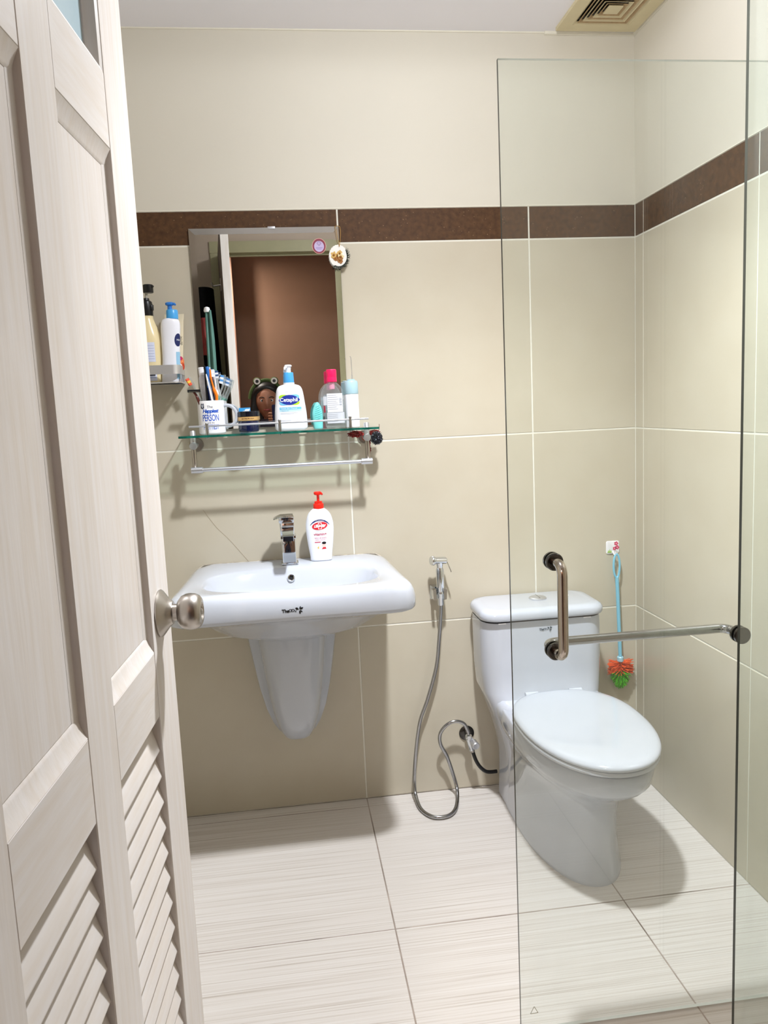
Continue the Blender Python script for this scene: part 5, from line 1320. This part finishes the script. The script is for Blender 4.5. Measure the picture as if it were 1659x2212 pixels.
m = MB(); m.loft([ell(c,0,a,b,n,44,z) for (z,a,b,n),c in list(zip(tb_.s,tb_.cx))[2:]]); m.build('body', pbr('ivory_tube', (224,212,184), rough=0.35, var=0.04), tbx, angle=50)
m = MB(); m.loft([ell(c,0,a,b,n,44,z) for (z,a,b,n),c in list(zip(tb_.s,tb_.cx))[:2]]); m.build('cap', pbr('tube_cap_blue', (40,96,166), rough=0.3), tbx)
m = MB(); tf = tb_.front(0.0004); tf2 = tb_.front(0.0008)
put_rect(m, -0.0225, -0.001, 0.150, 0.186, tf, 0, 5, 4); put_poly(m, oval(-0.010,0.152,0.010,0.013), tf2, 1, 3)
m.build('picture_print', [ink((150,132,106)), ink((84,60,44))], tbx, smooth=False)
m = MB()
pv, pf = text_shape('Scrub', 0.013); m.add([tf(0.0245+0.0-y*0.8, 0.125-x*0.9) for x, y in pv], pf, 0)
m.build('name_print', ink((60,56,50)), tbx, smooth=False)
m = MB()
put_poly(m, oval(0.0205,0.062,0.0075,0.016), tf, 0, 3); put_poly(m, oval(0.0195,0.073,0.005,0.006), tf2, 1, 2); put_poly(m, oval(0.0175,0.047,0.006,0.010), tf2, 2, 2); put_poly(m, oval(0.0240,0.050,0.0045,0.011), tf2, 3, 2)
m.build('fruit_print', [ink((238,140,84)), ink((196,30,96)), ink((246,232,222)), ink((196,70,40))], tbx, smooth=False)

# ================================================================== THINGS ON THE BACK OF THE DOOR (seen in the mirror)
def hang(o_s, o_z): 
    return D(o_s, -DT-0.010, o_z)
rk = thing('door_hook', 'small steel hook on the dark back of the open door', 'hook', hang(0.30, 1.93))
HV = Vector(hang(0.30, 1.93)); BNv = -DN
def hk_pt(n, s, z): v = BNv*n + DU*s + Vector((0,0,z)); return (v.x, v.y, v.z)
m = MB(); m.tube(catmull([hk_pt(-0.006,0,0.0), hk_pt(0.020,0,-0.004), hk_pt(0.034,0,-0.004), hk_pt(0.040,0,0.012)], 5), 0.004, 8); m.build('hook', M['satin'], rk)
m = MB(); m.loft([[hk_pt(n, s, z) for s, z in ((-0.015,-0.03),(0.015,-0.03),(0.015,0.03),(-0.015,0.03))] for n in (-0.0055, -0.003)]); m.build('hook_plate', M['satin'], rk, smooth=False)
def garment(name, label, cat, s0, z_top, length, w0, w1, thick, mat, n0, folds, seed):
    t = thing(name, label, cat, hang(s0, z_top)); rnd = random.Random(seed); m = MB(); secs = []
    N = 48
    for k in range(15):
        q = k/14; w = w0 + (w1-w0)*min(1, q*1.3)**0.7; sec = []
        for i in range(N):
            a = 2*pi*i/N
            rp_ = 1 + 0.16*min(1, q*3)*cos(folds*a + 1.7*sin(3*q+seed)) + 0.05*sin(2*a+q*4)
            n_ = n0 + thick*(0.80+0.20*q)*sin(a)*rp_; s_ = w*cos(a)*rp_
            sec.append(hk_pt(n_, s_, -length*q))
        secs.append(sec)
    m.loft(secs); m.build('cloth', mat, t, angle=80); return t
garment('hanging_garment', 'long black garment hanging on the back of the door, seen in the mirror', 'garment', 0.31, 1.905, 1.15, 0.12, 0.19, 0.068, pbr('black_cloth', (15,15,17), rough=0.95, var=0.2, spec=0.1), 0.086, 9, 1)
garment('hanging_bag', 'dark red cloth bag hanging behind the door, seen at the left of the mirror', 'bag', 0.065, 1.745, 0.17, 0.012, 0.036, 0.026, pbr('dark_red_cloth', (120,34,30), rough=0.8, var=0.25), 0.080, 7, 2)
lan = thing('green_strap', 'loops of grey green strap hanging behind the door, seen in the mirror', 'strap', hang(-0.005, 1.77))
m = MB()
for k, (ds, ln) in enumerate(((0.0, 0.30), (0.006, 0.42), (-0.006, 0.46))):
    P = catmull([hk_pt(0.075-0.008*k, ds, 0.0), hk_pt(0.078-0.01*k, ds-0.010, -ln*0.4), hk_pt(0.08-0.01*k, ds-0.012, -ln*0.9), hk_pt(0.08-0.01*k, ds+0.008, -ln), hk_pt(0.078-0.012*k, ds+0.012, -ln*0.85), hk_pt(0.076-0.012*k, ds+0.008, -ln*0.3), hk_pt(0.075-0.008*k, ds+0.004, 0.0)], 6)
    m.tube(P, 0.006, 8)
m.build('strap', pbr('green_strap', (84,124,114), rough=0.8, var=0.2), lan)['kind'] = 'stuff'
m = MB(); m.lathe([(0.012,0),(0.015,0.006),(0.012,0.02),(0.004,0.024)], c=hk_pt(0.072,0,-0.008), seg=16); m.build('toggle', M['white_pl'], lan)

# ================================================================== THE PHOTOGRAPHER (only seen in the mirror) and the phone
ph = thing('phone', 'dark navy phone held up in front of the face, seen in the mirror', 'phone', (-0.2030, -2.5050, 1.2600))
m = MB(); m.loft([[(p[0], y, p[1]) for p in rrect(-0.037+q, 0.037-q, -0.080+q, 0.080-q, 0.010)] for y, q in ((0.004,0.0012),(0.0028,0),(-0.0028,0),(-0.004,0.0012))]); m.build('case', pbr('phone_navy', (22,28,66), rough=0.3), ph)
m = MB(); m.loft([[(p[0], y, p[1]) for p in rrect(-0.034, 0.034, -0.077, 0.077, 0.008)] for y in (-0.0042,-0.0040)]); m.build('screen', M['black'], ph, smooth=False)
m = MB(); m.lathe([(0.0095,0.004),(0.0095,0.0065),(0.007,0.007)], c=(0.018,0,0.052), axis=(0,1,0), seg=20); m.build('lens', M['black'], ph)

PXc, PYc = -0.268, -2.740
per = thing('person', 'person with long dark hair and a frog-eyed headband taking the photo, seen in the mirror', 'person', (PXc, PYc, 0))
skin = pbr('skin', (166,116,92), rough=0.5, var=0.06, vscale=10)
HC = Vector((0.0, 0.050, 1.362))            # middle of the head in the person's measures
# body skeleton grown with a skin modifier
J = [((0,0,0.86),.125), ((0,0.0,0.97),.118), ((0,0.005,1.08),.122), ((0,0.008,1.175),.110), ((0,0.015,1.232),.052), ((0,0.030,1.285),.046), ((0,0.040,1.33),.047)]
E_ = [(i, i+1) for i in range(6)]
def chain(start, pts):
    last = start
    for p, r in pts:
        J.append((p, r)); E_.append((last, len(J)-1)); last = len(J)-1
    return last
# legs
for sx in (-1, 1):
    chain(0, [((sx*0.085,0,0.80),.085), ((sx*0.095,0.01,0.62),.074), ((sx*0.095,0.015,0.45),.056), ((sx*0.095,0.0,0.28),.052), ((sx*0.095,-0.015,0.075),.035), ((sx*0.098,0.06,0.036),.032), ((sx*0.102,0.13,0.026),.024)])
# arms: upper arm down, forearm up to the phone
RW = Vector((0.135, 0.196, 1.205)); LW = Vector((0.018, 0.192, 1.190))
for sx, W_ in ((1, RW), (-1, LW)):
    chain(3, [((sx*0.150,0.0,1.175),.055), ((sx*0.195,0.03,1.05),.043), ((sx*0.185,0.09,0.955),.037), (tuple(Vector((sx*0.185,0.09,0.955)).lerp(W_, 0.5)),.034), (tuple(W_),.024), (tuple(W_+Vector((-sx*0.006,0.014,0.035))),.028), (tuple(W_+Vector((-sx*0.012,0.022,0.062))),.026)])
me = bpy.data.meshes.new('body'); me.from_pydata([j[0] for j in J], E_, [])
ob = bpy.data.objects.new('body', me); col.objects.link(ob)
md = ob.modifiers.new('skin', 'SKIN'); md.use_smooth_shade = True
sv = me.skin_vertices[0].data
for i, j in enumerate(J): sv[i].radius = (j[1], j[1]*(0.72 if i < 4 else 1.0)); sv[i].use_root = (i == 0)
ob.modifiers.new('sub', 'SUBSURF').levels = 1
bpy.context.view_layer.update()
bme = bpy.data.meshes.new_from_object(ob.evaluated_get(bpy.context.evaluated_depsgraph_get()))
bpy.data.objects.remove(ob)
pb = MB(); pb.add([tuple(v.co) for v in bme.vertices], [tuple(p.vertices) for p in bme.polygons]); bpy.data.meshes.remove(bme)
# head: sphere shaped into skull, jaw, nose, brow and lips
secs = []
NA, NZ = 40, 30
for k in range(1, NZ):
    ph_ = pi*k/NZ; zz = -cos(ph_); r = sin(ph_); sec = []
    for i in range(NA):
        a = 2*pi*i/NA; x = r*cos(a); y = r*sin(a)
        X = x*0.072; Y = y*0.092; Z = zz*0.112
        if Z < 0: X *= 1 - 0.30*(-zz)**1.4; Y *= (1 - 0.16*(-zz)) if y > 0 else (1-0.35*(-zz))
        fr = max(0.0, y)
        Y += 0.020*fr*math.exp(-(X/0.011)**2 - ((Z+0.020)/0.016)**2) + 0.008*fr*math.exp(-(X/0.008)**2 - ((Z-0.004)/0.022)**2)
        Y += 0.006*fr*math.exp(-(X/0.020)**2 - ((Z+0.052)/0.008)**2)
        Y -= 0.007*fr*(math.exp(-((X-0.030)/0.014)**2 - ((Z-0.006)/0.011)**2) + math.exp(-((X+0.030)/0.014)**2 - ((Z-0.006)/0.011)**2))
        Y += 0.004*fr*math.exp(-((Z+0.090)/0.014)**2 - (X/0.02)**2)
        sec.append((HC.x+X, HC.y+Y, HC.z+Z))
    secs.append(sec)
pb.loft(secs)
# ears
for sx in (-1, 1):
    pb.loft([[(HC.x+sx*(0.068+0.010*t), HC.y-0.008+0.016*cos(a)*(1-0.3*t)-0.006*t, HC.z-0.006+0.028*sin(a)*(1-0.2*t)) for a in [2*pi*i/16 for i in range(16)]] for t in (0, 0.6, 1.0)])
# hands: palm grows from the wrist, five separate fingers around the phone
for sx, W_ in ((1, RW), (-1, LW)):
    base = W_ + Vector((-sx*0.010, 0.020, 0.050))
    edge_x = 0.0650 + sx*0.041
    for k, (L, r) in enumerate(((0.062,.0082),(0.070,.0086),(0.067,.0084),(0.054,.0074))):
        z0 = base.z - 0.012 + 0.019*k*0.9
        p0 = Vector((base.x + sx*0.010, base.y + 0.010, z0))
        p1 = Vector((edge_x + sx*0.014, 0.222, z0 + 0.006)); p2 = Vector((edge_x + sx*0.011, 0.243, z0 + 0.008)); p3 = Vector((edge_x - sx*(0.004+0.1*(L-0.054)), 0.2520, z0 + 0.008))
        pp_ = catmull([p0, p1, p2, p3], 4); pb.tube(pp_, [r*(1.05-0.25*i/(len(pp_)-1)) for i in range(len(pp_))], 8)
    pt = catmull([base + Vector((-sx*0.004, 0.004, -0.020)), Vector((edge_x - sx*0.004, 0.206, base.z+0.016)), Vector((edge_x - sx*0.016, 0.2160, base.z+0.040))], 5)
    pb.tube(pt, [.0105-0.0025*i/(len(pt)-1) for i in range(len(pt))], 8)
pb.build('body', skin, per, angle=180)
for sx in (-1, 1):
    m = MB(); m.lathe([(0.001,-0.011),(0.008,-0.008),(0.0112,0.0),(0.008,0.008),(0.001,0.011)], c=(HC.x+sx*0.030, HC.y+0.071, HC.z+0.006), axis=(0,1,0), seg=18); e = m.build('eye', M['white_pl'], per)
    m = MB(); m.lathe([(0.0055,0.0),(0.0052,0.0012),(0.001,0.002)], c=(HC.x+sx*0.030, HC.y+0.0805, HC.z+0.006), axis=(0,1,0), seg=16); m.build('iris', pbr('iris_%d' % sx, (34,20,14), rough=0.1), per).parent = e
    m = MB(); m.tube(catmull([(HC.x+sx*0.014, HC.y+0.088, HC.z+0.022), (HC.x+sx*0.030, HC.y+0.086, HC.z+0.028), (HC.x+sx*0.046, HC.y+0.074, HC.z+0.023)], 4), 0.0028, 6); m.build('eyebrow', ink((24,18,16)), per)
m = MB(); P = catmull([(HC.x-0.022, HC.y+0.080, HC.z-0.051), (HC.x, HC.y+0.0905, HC.z-0.0525), (HC.x+0.022, HC.y+0.080, HC.z-0.051)], 6); m.tube(P, [0.002+0.004*sin(pi*i/(len(P)-1)) for i in range(len(P))], 8); m.build('lips', pbr('lips', (160,78,74), rough=0.4), per)
# hair: cap over the skull and long sides
secs = []
for k in range(16):
    q = k/15; z = HC.z + 0.126*cos(pi*0.5*min(1,q*1.9)) if q < 0.53 else HC.z - (q-0.53)*0.62
    w = (0.020+0.084*sin(pi*0.5*min(1,q*1.9))) if q < 0.53 else 0.104 + 0.022*sin((q-0.53)*5)
    dpt = (0.020+0.078*sin(pi*0.5*min(1,q*1.9))) if q < 0.53 else 0.098 - 0.02*(q-0.53)
    sec = []
    op = 0.0 if q < 0.30 else min(1.0, (q-0.30)/0.12)          # face opening
    for i in range(40):
        a = pi/2 + (2*pi)*(i/40)
        x, y = cos(a), sin(a)
        yy = y*dpt
        if y > 0.05 and op > 0: yy = min(yy, dpt*(1-op) + (0.012+0.03*abs(x))*op) if abs(x) < 0.95 else yy
        jj = 1+0.03*sin(9*a+3*q)
        sec.append((HC.x + x*w*jj, HC.y - 0.006 + yy, z))
    secs.append(sec)
m = MB(); m.loft(secs); m.build('hair', pbr('black_hair', (20,16,15), rough=0.45, var=0.2, vscale=40, stretch=(8,8,0.6)), per, angle=80)
# frog headband
green = pbr('frog_green', (74,94,48), rough=0.8, var=0.15, vscale=60)
m = MB(); P = [(HC.x+0.106*cos(a), HC.y+0.014, HC.z+0.012+0.124*sin(a)) for a in [pi*(0.02+0.96*i/24) for i in range(25)]]
m.tube(P, 0.012, 10); hb = m.build('headband', green, per)
for sx in (-1, 1):
    c = (HC.x+sx*0.054, HC.y+0.022, HC.z+0.128)
    m = MB(); m.lathe([(0.001,-0.020),(0.018,-0.015),(0.026,-0.004),(0.0265,0.003),(0.021,0.010)], c=c, axis=(0,1,0.1), seg=24); b1 = m.build('frog_eye', green, per); b1.parent = hb
    m = MB(); m.lathe([(0.0205,0.0095),(0.0200,0.0125),(0.001,0.014)], c=c, axis=(0,1,0.1), seg=24); m.build('eye_white', M['white_mat'], per).parent = hb
    m = MB(); m.lathe([(0.0105,0.0135),(0.0100,0.0150),(0.001,0.0155)], c=c, axis=(0,1,0.1), seg=20); m.build('pupil', M['black'], per).parent = hb
# clothes
def sleeve(P, R, name, mat):
    m = MB(); m.tube(catmull(P, 4), R, 18); return m.build(name, mat, per, angle=80)
shirt = pbr('dark_shirt', (52,48,60), rough=0.85, var=0.15, vscale=30)
secs = []
for z, a, b in [(0.80,.168,.122),(0.83,.172,.126),(0.92,.160,.118),(1.0,.156,.116),(1.10,.164,.118),(1.17,.172,.110),(1.215,.150,.092),(1.240,.090,.074),(1.252,.070,.066)]:
    secs.append([(x*(1+0.012*sin(7*i)), y+0.006, zz) for i, (x, y, zz) in enumerate(ell(0,0,a,b,2.4,40,z))])
m = MB(); m.loft(secs, cap0=True, cap1=True); sh = m.build('shirt', shirt, per, angle=80)
for sx in (-1, 1):
    m = MB(); P = catmull([(sx*0.120,0.0,1.185),(sx*0.165,0.006,1.150),(sx*0.197,0.030,1.06),(sx*0.198,0.052,1.01)], 4); m.tube(P, [0.066-0.010*i/(len(P)-1) for i in range(len(P))], 18); m.build('sleeve', shirt, per, angle=80).parent = sh
    m = MB(); P = catmull([(sx*0.075,0,0.84),(sx*0.092,0.006,0.70),(sx*0.096,0.014,0.50),(sx*0.097,0.004,0.28),(sx*0.097,-0.012,0.10)], 5); m.tube(P, [0.108-0.042*i/(len(P)-1) for i in range(len(P))], 20); m.build('trouser_leg', pbr('trousers_%d' % sx, (44,46,58), rough=0.9), per, angle=80)
